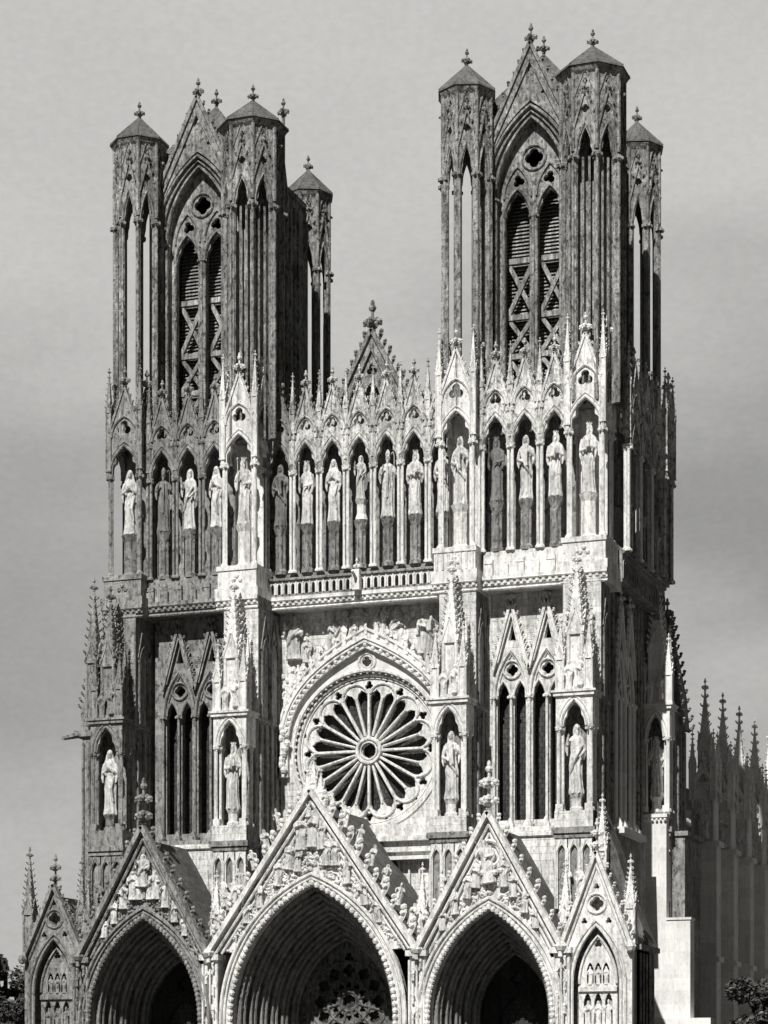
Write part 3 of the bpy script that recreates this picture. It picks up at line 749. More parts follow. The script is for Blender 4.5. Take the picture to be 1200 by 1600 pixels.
# ======== WING WINDOWS
can2 = MB()
def wing_window(cx, y, mt, M=None, wall=True, wm=None):
    m = MB(); W_ = 3.9
    holes = []
    for s in (-1, 1):
        for q in (-1, 1): holes.append(opening(cx+s*1.5+q*.72, 23.4, 33.3, .52, 1.3, .2))
        holes.append(foil(cx+s*1.5, 35.6, .5, 4)); holes.append([(cx+s*1.5-.32, 38.0), (cx+s*1.5+.32, 38.0), (cx+s*1.5, 39.4)])
    if wall: m.panel([(cx-3.85, 22.2), (cx+3.85, 22.2), (cx+3.85, 41.8), (cx-3.85, 41.8)], holes[:], y, y+.6)
    W = obj('wing_window', m, wm or (WALL if mt is STONE else GREY), CATH, M)
    t = MB()
    for s in (-1, 1):
        c = cx+s*1.5
        t.tube(xz(arch(c, 33.5, 1.42, 3.7, 10), y-.28), .14, 6); t.tube(xz(arch(c, 33.5, 1.2, 3.4, 10), y-.1), .09, 5)
        t.tube([(c+.72*math.cos(k*PI/8), y-.1, 35.6+.72*math.sin(k*PI/8)) for k in range(16)], .09, 5, closed=True)
        for q in (-1, 1): t.tube(xz(arch(c+q*.72, 33.2, .62, 1.5, 7), y-.1), .09, 5)
        for e in (-1, 1):
            t.tube([(c+e*1.5, y-.4, 35.6), (c, y-.4, 41.1)], .17, 4); t.tube([(c+e*1.15, y-.3, 36.2), (c, y-.3, 40.2)], .08, 4)
            crockets(t, (c+e*1.5, 35.7), (c, 41.0), 8, .42, e, y-.35)
        t.panel([(c-1.45, 35.7), (c+1.45, 35.7), (c, 41)], [foil(c, 38.5, .42, 3)] , y-.3, y-.12) if False else None
        t.add(FIN1, TR(c, y-.35, 41.0, 0, 1.1))
    obj('window_gablet', t, mt, W)
    for x in (cx-2.95, cx, cx+2.95, cx-1.5, cx+1.5):
        c = MB(); big = abs(x-cx) in (2.95, 0)
        column(c, x, y-.3, 23.0, 33.5, .17 if big else .12, .5)
        if big: column(c, x-.22, y-.12, 23, 33.5, .09, .5); column(c, x+.22, y-.12, 23, 33.5, .09, .5)
        leafcap(c, x, y-.3, 33.3, .3); obj('window_column', c, mt, W)
    d = MB(); d.box(cx-3.6, cx+3.6, y+1.4, y+1.5, 23, 40); obj('window_glass', d, DARK, W)
    s_ = MB(); s_.box(cx-3.8, cx+3.8, y-1.2, y-.02, 22.2, 22.7)
    for k in range(5):
        x = cx-3+k*1.5; s_.lathe([(.5, 22.7), (.45, 23.0), (.05, 23.6)], x, y-.55, 4, PI/4); 
    obj('window_sill', s_, mt, W)
    return W
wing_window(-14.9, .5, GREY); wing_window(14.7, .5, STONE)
# south flank window, seen edge-on
ws = wing_window(0, 0, PALE, TR(21.0, 5.6, 0, PI/2), wm=GREY)
b = MB(); 
for s in (-1, 1):
    x0, x1 = sorted((s*11.2, s*18.8))
    b = MB(); b.box(x0, x1, -2.0, .48, 0, 22.19)
    b.tube([(x0, -2.05, 21.9), (x1, -2.05, 21.9)], .2, 6)
    for k in range(7): b.panel([(x0+.5+k*1.05, 15), (x0+1.3+k*1.05, 15), (x0+.9+k*1.05, 20+.0*k)], [], -2.15, -2.0)
    obj('low_wing_wall', b, WALL, CATH)

# ======== BUTTRESSES
spire_big = pinnacle_mb(1.3, 4.4, 5.4, 9)
spire_small = pinnacle_mb(.7, 2.4, 2.8, 5)
def niche_buttress(cx, yf, mt, zb=23.3, z1=32.6, w=3.0, M=None, back=8.5, up=True, nm='buttress', stone=None, yup=-2.5):
    M = M if M is not None else TR(cx, yf, 0); h = w/2
    m = MB()
    m.box(-h, h, 2.0, back, 0, z1-.4)                    # body behind the niche
    m.box(-h, h, .3, 2.0, 0, zb-1.3)
    if up: m.box(-h-.05, h+.05, yup-yf, back-.01, z1-.41, 43.2)
    m.box(-h-.05, h+.05, .0, 2.0, zb-1.3, zb)
    m.box(-h-.25, h+.25, -.25, 2.2, zb-1.75, zb-1.302)
    m.box(-h-.1, h+.1, -.1, 2.1, zb-2.1, zb-1.752)
    for yy in (2.9, 4.0, 5.1, 6.2, 7.3):
        if yy < back-.3:
            for sx in (-1, 1): m.tube([(sx*(h+.04), yy, 0), (sx*(h+.04), yy, z1-.6)], .13, 6)
    for sx in (-1, 1):
        for zz in (zb-1.5, z1-.3):
            m.tube([(sx*(h+.03), 2.2, zz), (sx*(h+.03), back, zz)], .16, 5)
        if up:
            f_ = MB()
            for q in (0, 1):
                yc = 3.9+q*2.0
                if yc+1 < back: 
                    f_.tube(xz([(yc-.8, z1)]+arch(yc, z1+5.2, .8, 1.5, 6)+[(yc+.8, z1)], -.04), .11, 5); f_.tube([(yc-.95, -.04, z1+5.6), (yc, -.04, z1+8.6)], .09, 4); f_.tube([(yc+.95, -.04, z1+5.6), (yc, -.04, z1+8.6)], .09, 4)
            if sx > 0: m.add(f_, TR(h+.05, 0, 0, PI/2))
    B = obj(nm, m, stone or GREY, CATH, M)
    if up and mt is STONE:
        vf = MB(); vf.box(-h-.05, h+.05, yup-yf-.06, yup-yf-.003, z1-.3, 43.1); obj('lit_front_facing', vf, WALL, B); vf = MB(); vf.box(-h-.05, h+.05, -.06, -.003, zb-1.28, zb-.01); obj('lit_block_face', vf, WALL, B)  # thin pale slabs added so the fronts carry sunlight in their colour
    n = MB(); a = h-.62; zs = z1-2.7
    out = [(-h+.02, zs)] + cusped(0, zs, a, 1.9, 12, .22) + [(h-.02, zs), (h-.02, z1-.35), (-h+.02, z1-.35)]
    n.panel(out, [], .12, .5); n.add(MB().panel(out, [], -h+.02, -h+.42), TR(.0, 1.4, 0, PI/2)) if False else None
    n.tube(xz(arch(0, zs, a+.15, 2.1, 8), .06), .1, 5); n.tube(xz(arch(0, zs, a+.42, 2.45, 8), .1), .08, 5)
    n.box(-h, -h+.32, .5, 2.0, zs, z1-.35); n.box(h-.32, h, .5, 2.0, zs, z1-.35)
    n.box(-h+.02, h-.02, .5, 2.0, z1-.8, z1-.35)
    n.box(-h-.15, h+.15, -.1, 2.2, z1-.33, z1-.05); n.box(-h-.3, h+.3, -.22, 2.2, z1-.048, z1+.12)
    obj('niche_canopy', n, mt, B)
    for sx in (-1, 1):
        c = MB(); column(c, sx*(h-.2), .3, zb, zs, .16, .45); column(c, sx*(h-.48), .55, zb, zs, .12, .45); column(c, sx*(h-.2), 1.6, zb, zs, .14, .45)
        leafcap(c, sx*(h-.3), .35, zs-.2, .34); c.box(sx*(h-.32)-.3, sx*(h-.32)+.3, 0, .8, zb+.002, zb+.55)
        obj('niche_column', c, mt, B)
    d = MB(); d.lathe([(.55, zb), (.55, zb+.25), (.42, zb+.4), (.42, zb+1.0), (.6, zb+1.35)], 0, .9, 8, R(22.5)); obj('pedestal', d, mt, B)
    p = MB(); p.add(spire_big, TR(0, .95, z1+.1)); obj('pinnacle', p, mt, B)
    for sx in (-1, 1):
        p = MB(); p.add(spire_small, TR(sx*1.15, .35, z1+.1)); obj('pinnacle', p, mt, B)
        p = MB(); p.add(pinnacle_mb(.5, 3.4, 3.0, 5), TR(sx*.95, 1.7, z1+.1)); obj('pinnacle', p, mt, B)
    f = MB(); 
    for sx, zz in ((-.45, 0), (.5, .3)): f.add(XLO[2 if sx < 0 else 5], TR(sx, .15, z1+.12+zz, 0, 2.3))
    obj('relief_figure', f, mt, B)
    # panelled arcade under the ledge
    q = MB(); zt = zb-2.1
    for k in range(3):
        x = -h+.5+k*(w-1)/2
        q.panel([(x-.45, zt-5.5), (x-.3, zt-5.5), (x-.3, zt-1.2)] + arch(x, zt-1.2, .3, .7, 5)[1:-1] + [(x+.3, zt-1.2), (x+.3, zt-5.5), (x+.45, zt-5.5), (x+.45, zt), (x-.45, zt)], [], .02, .28)
        q.tube([(x-.48, -.02, zt-5.5), (x-.48, -.02, zt-.8)], .09, 6)
        q.tube([(x-.5, .0, zt-1.3), (x, .0, zt-.05)], .07, 4); q.tube([(x+.5, .0, zt-1.3), (x, .0, zt-.05)], .07, 4)
    for k in range(2):
        q.add(XLO[(k+3) % 6], TR(-.5+k*1.0, -.1, zt-4.6, 0, 2.4))
    obj('blind_arcade', q, mt, B)
    return B
NG = 'statues in the buttress niches beside the rose window'
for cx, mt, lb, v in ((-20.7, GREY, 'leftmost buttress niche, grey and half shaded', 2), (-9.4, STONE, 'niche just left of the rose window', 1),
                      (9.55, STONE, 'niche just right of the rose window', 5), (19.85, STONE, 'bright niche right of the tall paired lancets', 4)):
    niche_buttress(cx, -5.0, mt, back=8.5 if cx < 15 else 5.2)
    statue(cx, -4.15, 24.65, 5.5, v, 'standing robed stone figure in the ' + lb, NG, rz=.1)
# wide lower body of corner buttress, south side
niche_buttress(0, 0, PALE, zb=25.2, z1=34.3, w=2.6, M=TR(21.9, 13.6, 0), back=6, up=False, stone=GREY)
statue(21.9, 14.4, 26.5, 5.2, 0, 'small shaded figure in the far right niche on the flank, above the plain white pier', NG, rz=.2)
c = MB(); c.box(18.45, 20.95, .1, 1.7, 0, 42.3); c.box(20.3, 20.95, 9.5, 21.4, 0, 42.3); c.box(20.0, 21.6, .5, 11.4, 0, 22.6); c.tube([(21.6, .5, 22.4), (21.6, 11.4, 22.4)], .2, 6); c.box(18.9, 22.9, 15.7, 21.5, 0, 33)
obj('flank_wall', c, GREY, CATH)
p = MB(); p.lathe([(2.3, 33), (2.0, 36), (.25, 43.2)], 21.7, 19.3, 4, PI/4)
for k in range(4):
    s_ = MB(); crockets(s_, (2.3, 33), (.2, 43), 13, .62, 1, 0.0, (.02, .95)); p.add(s_, TR(21.7, 19.3, 0, PI/4+k*PI/2))
p.add(FIN1, TR(21.7, 19.3, 42.6, .4, 1.6)); obj('pinnacle', p, GREY, CATH)
p = MB(); p.add(pinnacle_mb(1.3, 5, 6, 10), TR(20.9, 17, 33)); obj('pinnacle', p, GREY, CATH)
# north flank buttress edge
c = MB(); c.box(-23.6, -22.3, -3.6, 3, 0, 31.5); c.box(-24.3, -22.3, -3.9, 0, 31.5, 32.0); c.lathe([(.9, 32), (.9, 34), (.1, 37)], -23.3, -2.6, 4, PI/4)
for k in range(4):
    s_ = MB(); crockets(s_, (.9, 33.8), (.1, 37), 6, .4, 1, 0.0); c.add(s_, TR(-23.3, -2.6, 0, PI/4+k*PI/2))
c.tube([(-23.9, -4, 31.6), (-24.6, -5.2, 31.2)], [.3, .2], 6); c.tube([(-23.0, -3.7, 8), (-23.0, -3.7, 31)], .18, 6); c.tube([(-23.5, -3.7, 8), (-23.5, -3.7, 31)], .12, 6)
obj('flank_buttress', c, GREY, CATH)
for x, y, z, s in ((-22.6, -3.4, 32.4, 1.25), (-21.9, -1.5, 36, 1.0)):
    p = MB(); p.add(pinnacle_mb(.9, 4.2, 4.8, 8), TR(x, y, z, 0, s)); obj('pinnacle', p, GREY, CATH)

# ======== PORTALS
def figure_arch(m, cx, zs, a, h, y, n, size, zb=4):
    P = arch(cx, zs, a, h, 40); L = [0]
    for i in range(1, len(P)): L.append(L[-1]+math.dist(P[i], P[i-1]))
    for k in range(n):
        d = L[-1]*(k+.5)/n; i = max(j for j in range(len(L)) if L[j] <= d); i = min(i, len(P)-2)
        f = (d-L[i])/(L[i+1]-L[i]); x = P[i][0]+(P[i+1][0]-P[i][0])*f; z = P[i][1]+(P[i+1][1]-P[i][1])*f
        tx, tz = P[i+1][0]-P[i][0], P[i+1][1]-P[i][1]
        ang = math.atan2(tx, tz) if x < cx else math.atan2(-tx, -tz)
        M = Matrix.Translation((x, y, z)) @ Matrix.Rotation(ang, 4, 'Y') @ Matrix.Rotation(random.uniform(-.5, .5), 4, 'Z') @ Matrix.Diagonal((size, size, size, 1)) @ Matrix.Translation((0, 0, -.5))
        m.add(XLO[k % 6], M)
    z = zs-size*.6
    while z > zb:
        for s in (-1, 1): m.add(XLO[int(z*3) % 6], TR(cx+s*a, y, z-size*.5, random.uniform(-.5, .5), size))
        z -= size*1.1
PY = -10.5
def foliage(m, test, x0, x1, z0, z1, y, n, r, seed=1):
    rnd = random.Random(seed); k = 0; t = 0
    while k < n and t < n*12:
        t += 1; x = rnd.uniform(x0, x1); z = rnd.uniform(z0, z1)
        if not test(x, z): continue
        k += 1; a = rnd.uniform(0, 2*PI); q = r*rnd.uniform(.7, 1.3)
        m.tube([(x-q*math.cos(a), y, z-q*math.sin(a)), (x, y-.12, z), (x+q*math.cos(a+.8), y, z+q*math.sin(a+.8))], [q*.22, q*.4, q*.16], 5)
        m.blob(x+q*.9*math.cos(a+.8), y-.05, z+q*.9*math.sin(a+.8), q*.42, q*.4, q*.42, 5, 3)
def portal(cx, gw, zf, za, a, h, zs, mt, orders, depth, label, nf):
    g = MB(); ao, ho = a+1.05, h+.95
    A = arch(cx, zs, ao, ho, 16)
    A = [p for p in A if p[1] >= zf-.6]
    slope = (za-zf)/gw
    foot = [(cx-gw, zf)]
    if A: g.panel([(cx-gw, zf), (A[0][0], A[0][1])] + A[1:] + [(cx+gw, zf), (cx, za)], [], PY+.5, PY+1.1)
    for s in (-1, 1):
        p0 = (cx+s*gw, zf); p1 = (cx, za)
        g.tube([(p0[0], PY, p0[1]), (p1[0], PY, p1[1]+.1)], .26, 4, flat=2.2)
        g.tube([(p0[0]-s*.55, PY+.1, p0[1]-.1), (p1[0], PY+.1, p1[1]-.85)], .12, 5)
        g.tube([(p0[0]-s*.95, PY+.3, p0[1]-.2), (p1[0], PY+.3, p1[1]-1.5)], .1, 5)
        crockets(g, (p0[0]-s*.02, p0[1]+.12), (p1[0], p1[1]+.05), 9 if gw < 7 else 11, .8 if gw < 7 else 1.05, s, PY+.2)
        g.blob(p0[0], PY-.1, p0[1]-.1, .5, .5, .4); g.add(XLO[4], TR(p0[0], PY-.2, p0[1]-.9, 0, 1.3))
    def tst(x, z):
        ax = abs(x-cx); t_ = (z-zs)/(h+1.3)
        return ax < gw*(za-z)/(za-zf)-1.0 and (t_ >= 1 or ax > (a+1.3)*(1-t_**1.6)**.72)
    foliage(g, tst, cx-gw, cx+gw, zf, za-1.2, PY+.46, 130 if gw < 7 else 300, .3, int(cx)+50)
    G = obj('portal', g, mt, CATH, label=label)
    f = MB()
    if nf: f.add(FIN2, TR(cx, PY+.2, za, 0, 2.2))
    else:
        for x, s, z in ((-1.3, .8, 22.6), (1.3, .8, 22.6), (-.5, .9, 24.3), (.6, .9, 24.3), (0, 1.0, 24.9), (2.3, .7, 21.5), (-2.3, .7, 21.5), (3.2, .6, 20.3), (-3.2, .6, 20.3)):
            f.add(pinnacle_mb(.6, 1.3, 1.6, 4), TR(x, PY+.7, z-.6, 0, s*1.05))
        for k in range(9): f.blob(random.uniform(-1.4, 1.4), PY+.3, 24.2+random.uniform(-.6, .5), .3, .3, .35)
    obj('finial', f, mt, G)
    # outer arch
    o = MB()
    ring(o, cx, zs, a+.05, h+.05, ao, ho, PY+.25, PY+1.12, 0, 18)
    o.tube(xz([(cx-ao, 0)]+arch(cx, zs, ao, ho, 16)+[(cx+ao, 0)], PY+.15), .15, 6)
    o.tube(xz([(cx-ao+.35, 0)]+arch(cx, zs, ao-.35, ho-.35, 16)+[(cx+ao-.35, 0)], PY+.12), .09, 6)
    P = arch(cx, zs, a+.25, h+.25, 26)
    for k, (x, z) in enumerate(P): o.blob(x, PY+.12, z, .24, .2, .26, 6, 4)
    z = zs-.5
    while z > 4:
        for s in (-1, 1): o.blob(cx+s*(a+.25), PY+.12, z, .24, .2, .28, 6, 4)
        z -= .55
    obj('portal_arch', o, mt, G)
    # receding orders
    for k in range(orders):
        t = (k+1)/orders; ak = a*(1-.36*t); hk = h*(1-.36*t); ap = a*(1-.36*(k/orders)); hp = h*(1-.36*(k/orders)); yk = PY+1.1+depth*k/orders
        r_ = MB(); ring(r_, cx, zs, ak, hk, ap+.2, hp+.2, yk+depth/orders*.45, yk+depth/orders*1.02, 0, 14)
        rb = MB(); rb.tube(xz([(cx-ap+.14, 0)]+arch(cx, zs, ap-.14, hp-.14, 16)+[(cx+ap-.14, 0)], yk+.12), .2, 7)
        rb.tube(xz([(cx-ak-.05, 0)]+arch(cx, zs, ak+.05, hk+.05, 16)+[(cx+ak+.05, 0)], yk+depth/orders*.42), .15, 6)
        figure_arch(r_, cx, zs, (ak+ap)/2+.05, (hk+hp)/2+.05, yk+.35, int(hk*2.0), 1.5)
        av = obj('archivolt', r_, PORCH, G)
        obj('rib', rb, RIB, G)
    return G, PY+1.1+depth, a*(1-.36), h*(1-.36)
G0, yb, ab, hb = portal(0, 8.7, 12.6, 25.0, 6.75, 10.4, 7.2, STONE, 6, 7.4, 'widest middle portal gable crowded with relief figures', 0)
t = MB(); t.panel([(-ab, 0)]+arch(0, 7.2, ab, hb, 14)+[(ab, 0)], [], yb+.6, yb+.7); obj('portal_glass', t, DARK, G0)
t = MB(); hs = []
CZ = 8.8
for k in range(12):
    a = 2*PI*k/12; hs.append(foil(2.55*math.cos(a), CZ+2.55*math.sin(a), .52, 4, rot=a)); hs.append(foil(1.35*math.cos(a), CZ+1.35*math.sin(a), .27, 3, rot=a))
hs.append(foil(0, CZ, .6, 6)); hs.append(foil(0, 12.4, .42, 3))
t.panel([(-ab, 0)]+arch(0, 7.2, ab, hb, 14)+[(ab, 0)], hs, yb, yb+.35)
for k in range(12):
    a = 2*PI*(k+.5)/12; t.tube([(.8*math.cos(a), yb-.05, CZ+.8*math.sin(a)), (3.2*math.cos(a), yb-.05, CZ+3.2*math.sin(a))], .1, 5)
for r_ in (.8, 1.9, 3.3): t.tube([(r_*math.cos(k*PI/20), yb-.05, CZ+r_*math.sin(k*PI/20)) for k in range(40)], .11, 5, closed=True)
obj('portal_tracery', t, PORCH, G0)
for s in (-1, 1):
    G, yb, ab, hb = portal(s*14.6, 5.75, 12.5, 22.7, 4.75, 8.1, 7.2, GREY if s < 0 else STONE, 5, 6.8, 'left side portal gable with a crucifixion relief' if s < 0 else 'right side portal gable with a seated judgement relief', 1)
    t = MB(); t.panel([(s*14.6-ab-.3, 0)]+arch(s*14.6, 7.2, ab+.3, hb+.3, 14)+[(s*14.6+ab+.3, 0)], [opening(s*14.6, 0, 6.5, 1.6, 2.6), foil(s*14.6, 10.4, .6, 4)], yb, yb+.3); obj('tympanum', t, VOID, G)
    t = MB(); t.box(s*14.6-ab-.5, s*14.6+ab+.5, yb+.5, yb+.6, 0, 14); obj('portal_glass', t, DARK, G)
    # relief group
    if s < 0:
        cr = MB(); x = -14.6; y = PY+.3
        cr.box(x-.12, x+.12, y-.1, y+.2, 17, 21.2); cr.box(x-1.1, x+1.1, y-.1, y+.2, 19.9, 20.15); obj('relief_cross', cr, GREY, G)
        relief(x, y-.2, 17.9, 2.4, 4, G)
        for dx, z, hh, v in ((-1.0, 16.9, 2.1, 2), (-1.9, 16.2, 1.9, 5), (-2.7, 15.0, 1.8, 1), (1.0, 16.9, 2.1, 0), (1.9, 16.2, 1.9, 3), (2.7, 15.0, 1.8, 4), (-3.6, 13.9, 1.5, 0), (3.6, 13.9, 1.5, 2), (-.45, 16.9, 1.7, 5), (.5, 16.9, 1.7, 1)): relief(x+dx, y, z, hh, v, G, random.uniform(-.5, .5))
    else:
        x = 14.6; y = PY+.2
        for dx, z, hh, v in ((0, 17.3, 3.0, 0), (-1.1, 17.0, 2.0, 5), (1.2, 17.0, 2.1, 2), (-1.8, 16.2, 1.8, 2), (1.9, 16.2, 1.8, 1), (-2.7, 15.0, 1.9, 4), (2.8, 15.0, 1.8, 3), (-3.7, 13.8, 1.6, 1), (3.7, 13.8, 1.6, 5)): relief(x+dx, y, z, hh, v, G, random.uniform(-.6, .6), random.uniform(-.15, .15))
        cr = MB(); cr.tube([(x+1.0*math.cos(k*PI/10), y, 19.6+1.0*math.sin(k*PI/10)) for k in range(20)], .16, 5, closed=True)
        for k in range(-2, 3): cr.blob(x+k*.5, y-.1, 18.0+.15*abs(k), .32, .3, .26)
        obj('cloud_ring', cr, STONE, G)
rows = [(0, 20.6, 2.6, 1), (-.9, 20.4, 2.5, 2), (.85, 20.4, 2.4, 0), (-.3, 23.0, 1.5, 5), (.5, 22.9, 1.4, 4)]
for zz, hh, n in ((18.9, 2.0, 6), (17.6, 1.9, 6), (16.1, 1.9, 6), (14.5, 1.8, 6)):
    for k in range(n):
        sd = -1 if k < n/2 else 1; q = k if k < n/2 else n-1-k
        lim = 8.7*(25-zz-hh)/12.4-.9; inn = 7.8*math.sqrt(max(0, 1-((zz-7.2)/11.3)**1.45)); inn = max(inn, .9)
        if lim-inn < .2: lim = inn+.2
        if q < 1+int((lim-inn)/.8): rows.append((sd*(lim-q*.78), zz+random.uniform(-.2, .3), hh, random.randrange(6)))
for x, z, hh, v in rows: relief(x, PY+.25, z, hh, v, G0, random.uniform(-.6, .6), random.uniform(-.15, .15))
for s in (-1, 1):
    for k in range(6):
        t_ = (k+1.2)/8; relief(s*(8.7*(1-t_)+.75), PY+.4, 12.6+12.4*t_-.1, 1.5, (k*2+s) % 6, G0, random.uniform(-.6, .6), s*.25)
# piers between the portals
for x, mt in ((-20.3, GREY), (-8.75, STONE), (8.75, STONE), (20.3, STONE)):
    m = MB(); m.box(x-.55, x+.55, PY+.55, PY+9, 0, 12.4)
    m.panel([(x-.62, 0), (x+.62, 0), (x+.62, 12.3), (x-.62, 12.3)], [opening(x, 2+3.2*k, 4+3.2*k, .3, .5) for k in range(3)], PY+.3, PY+.54)
    for d in (-.6, 0, .6): m.tube([(x+d, PY+.2, 0), (x+d, PY+.2, 11.6)], .12 if d else .08, 6)
    m.box(x-.85, x+.85, PY-.1, PY+1.4, 11.9, 12.35)
    for k in range(12): m.add(XLO[k % 6], TR(x+(.3 if k % 2 else -.3), PY+.15, 1+.9*k, random.uniform(-1, 1), 1.0))
    p = obj('portal_pier', m, mt, CATH)
    k = MB(); k.add(pinnacle_mb(.75, 2.8, 3.2, 6), TR(x, PY+1.6, 12.4)); k.add(XLO[3], TR(x, PY+.9, 13.2, 0, 2.4)); obj('pinnacle', k, mt, p)
# roofs over the portals behind the gables
for cx, gw, zf, za in ((0, 8.4, 12.4, 24.2), (-14.6, 5.5, 12.3, 21.8), (14.6, 5.5, 12.3, 21.8)):
    m = MB(); m.panel([(cx-gw, zf), (cx, za), (cx+gw, zf), (cx+gw-.8, zf), (cx, za-1.4), (cx-gw+.8, zf)], [], PY+1.15, -2.1 if cx else 2.3)
    obj('portal_roof', m, SLATE, CATH)
# outer blind portals
def side_portal(cx, za, mt, lb):
    g = MB(); gw = 2.75; zf = 12.4
    A = arch(cx, 9.6, 1.95, 4.4, 10)
    g.panel([(cx-gw, 0), (cx-1.95, 0)]+A+[(cx+1.95, 0), (cx+gw, 0), (cx+gw, zf), (cx, za), (cx-gw, zf)], [foil(cx, 15.6, .55, 4), foil(cx, 16.9, .25, 3), foil(cx-.95, 14.3, .25, 3), foil(cx+.95, 14.3, .25, 3)] if True else [], PY+.6, PY+1.3)
    for s in (-1, 1):
        g.tube([(cx+s*gw, PY+.45, zf), (cx, PY+.45, za+.1)], .2, 4, flat=1.8); g.tube([(cx+s*(gw-.45), PY+.5, zf), (cx, PY+.5, za-.9)], .08, 5)
        crockets(g, (cx+s*gw, zf+.2), (cx, za), 9, .48, s, PY+.7); g.blob(cx+s*gw, PY+.2, zf-.1, .42)
    for a_, t in ((1.9, .14), (2.25, .12)): g.tube(xz([(cx-a_, 0)]+arch(cx, 9.6, a_, 4.4+(a_-1.9), 10)+[(cx+a_, 0)], PY+.5), t, 6)
    g.tube([(cx+.75*math.cos(k*PI/10), PY+.55, 15.6+.75*math.sin(k*PI/10)) for k in range(20)], .1, 5, closed=True)
    G = obj('side_portal', g, mt, CATH, label=lb)
    t = MB(); hs = [opening(cx+q*.75, 0, 8.2, .3, .7, .2) for q in (-1.1, 0, 1.1)] + [opening(cx+q*.62, 9.6, 10.6, .26, .6, .2) for q in (-1, 0, 1)]+[foil(cx, 12.6, .32, 3)]
    t.panel([(cx-1.5, 0)]+arch(cx, 9.6, 1.5, 3.7, 10)+[(cx+1.5, 0)], hs, PY+1.1, PY+1.4)
    for q in (-1, 0, 1): t.add(XLO[q+1], TR(cx+q*.62, PY+1.15, 9.5, 0, 1.4)); t.add(XLO[q+2], TR(cx+q*.8, PY+1.15, 6.4, 0, 1.9))
    t.tube(xz(arch(cx, 9.6, 1.45, 3.6, 10), PY+1.0), .1, 6); t.box(cx-1.5, cx+1.5, PY+.9, PY+1.3, 9.0, 9.35)
    obj('portal_tracery', t, mt, G)
    f = MB(); f.add(FIN2, TR(cx, PY+.8, za, 0, 1.45)); obj('finial', f, mt, G)
    b_ = MB(); b_.panel([(cx-gw+.1, 0), (cx+gw-.1, 0), (cx+gw-.1, zf-.2), (cx, za-.8), (cx-gw+.1, zf-.2)], [], PY+1.6, -4.0); obj('portal_block', b_, GREY, G)
    return G
side_portal(-22.9, 18.3, GREY, 'narrow far-left blind portal with crocketed gable'); side_portal(22.95, 19.4, STONE, 'narrow far-right blind portal with crocketed gable')
for x, y, zb, w_, sh, sp, mt in ((-25.5, PY+1.2, 12.2, .9, 3.8, 4.6, GREY), (-21.2, PY+2.2, 13, .7, 3, 4, GREY), (25.4, PY+1.4, 12.6, .8, 2.6, 3.2, STONE), (22.2, -5.2, 17, .8, 3.0, 3.6, STONE)):
    p = MB(); p.add(pinnacle_mb(w_, sh, sp, 8), TR(x, y, zb)); obj('pinnacle', p, mt, CATH)
# shaded flank mass right of the portals
m = MB(); m.box(21.6, 25.6, PY+2.5, -2.2, 0, 12.2); m.box(21.6, 26.0, PY+2.3, -2.0, 12.2, 12.6)
for yy in (-7, -6, -5, -4, -3): m.tube([(25.62, yy, 0), (25.62, yy, 12)], .12, 6)
obj('flank_block', m, GREY, CATH)
m = MB(); m.panel([(21.61, 12.61), (25.9, 12.61), (24.4, 16), (23.2, 20), (21.61, 24)], [], -4.6, -2.1)
obj('flank_shade_mass', m, SLATE, CATH)  # sloped mass added in dark slate to stand in for flank shade
# plain white pier beyond
m = MB(); m.box(20.8, 23.15, 12.6, 13.58, 15.9, 24.6); m.box(20.6, 23.25, 12.4, 13.6, 24.602, 24.9); m.box(20.8, 25.2, 12.6, 14.2, 0, 15.898)
m.box(20.6, 27.0, 12.3, 14.2, 0, 7.6); m.box(23.16, 25.3, 12.5, 14.2, 15.9, 16.1)
for k in range(7): m.blob(20.9+k*.36, 12.4, 24.4, .13, .12, .12)
obj('plain_pier', m, PALE, CATH, label='plain white masonry pier catching the sun at the right edge')
m = MB(); m.box(23.0, 24.3, 14.6, 21, 0, 23.2); m.box(23.0, 24.6, 14.4, 21.2, 23.2, 23.6); obj('flank_annex', m, GREY, CATH)

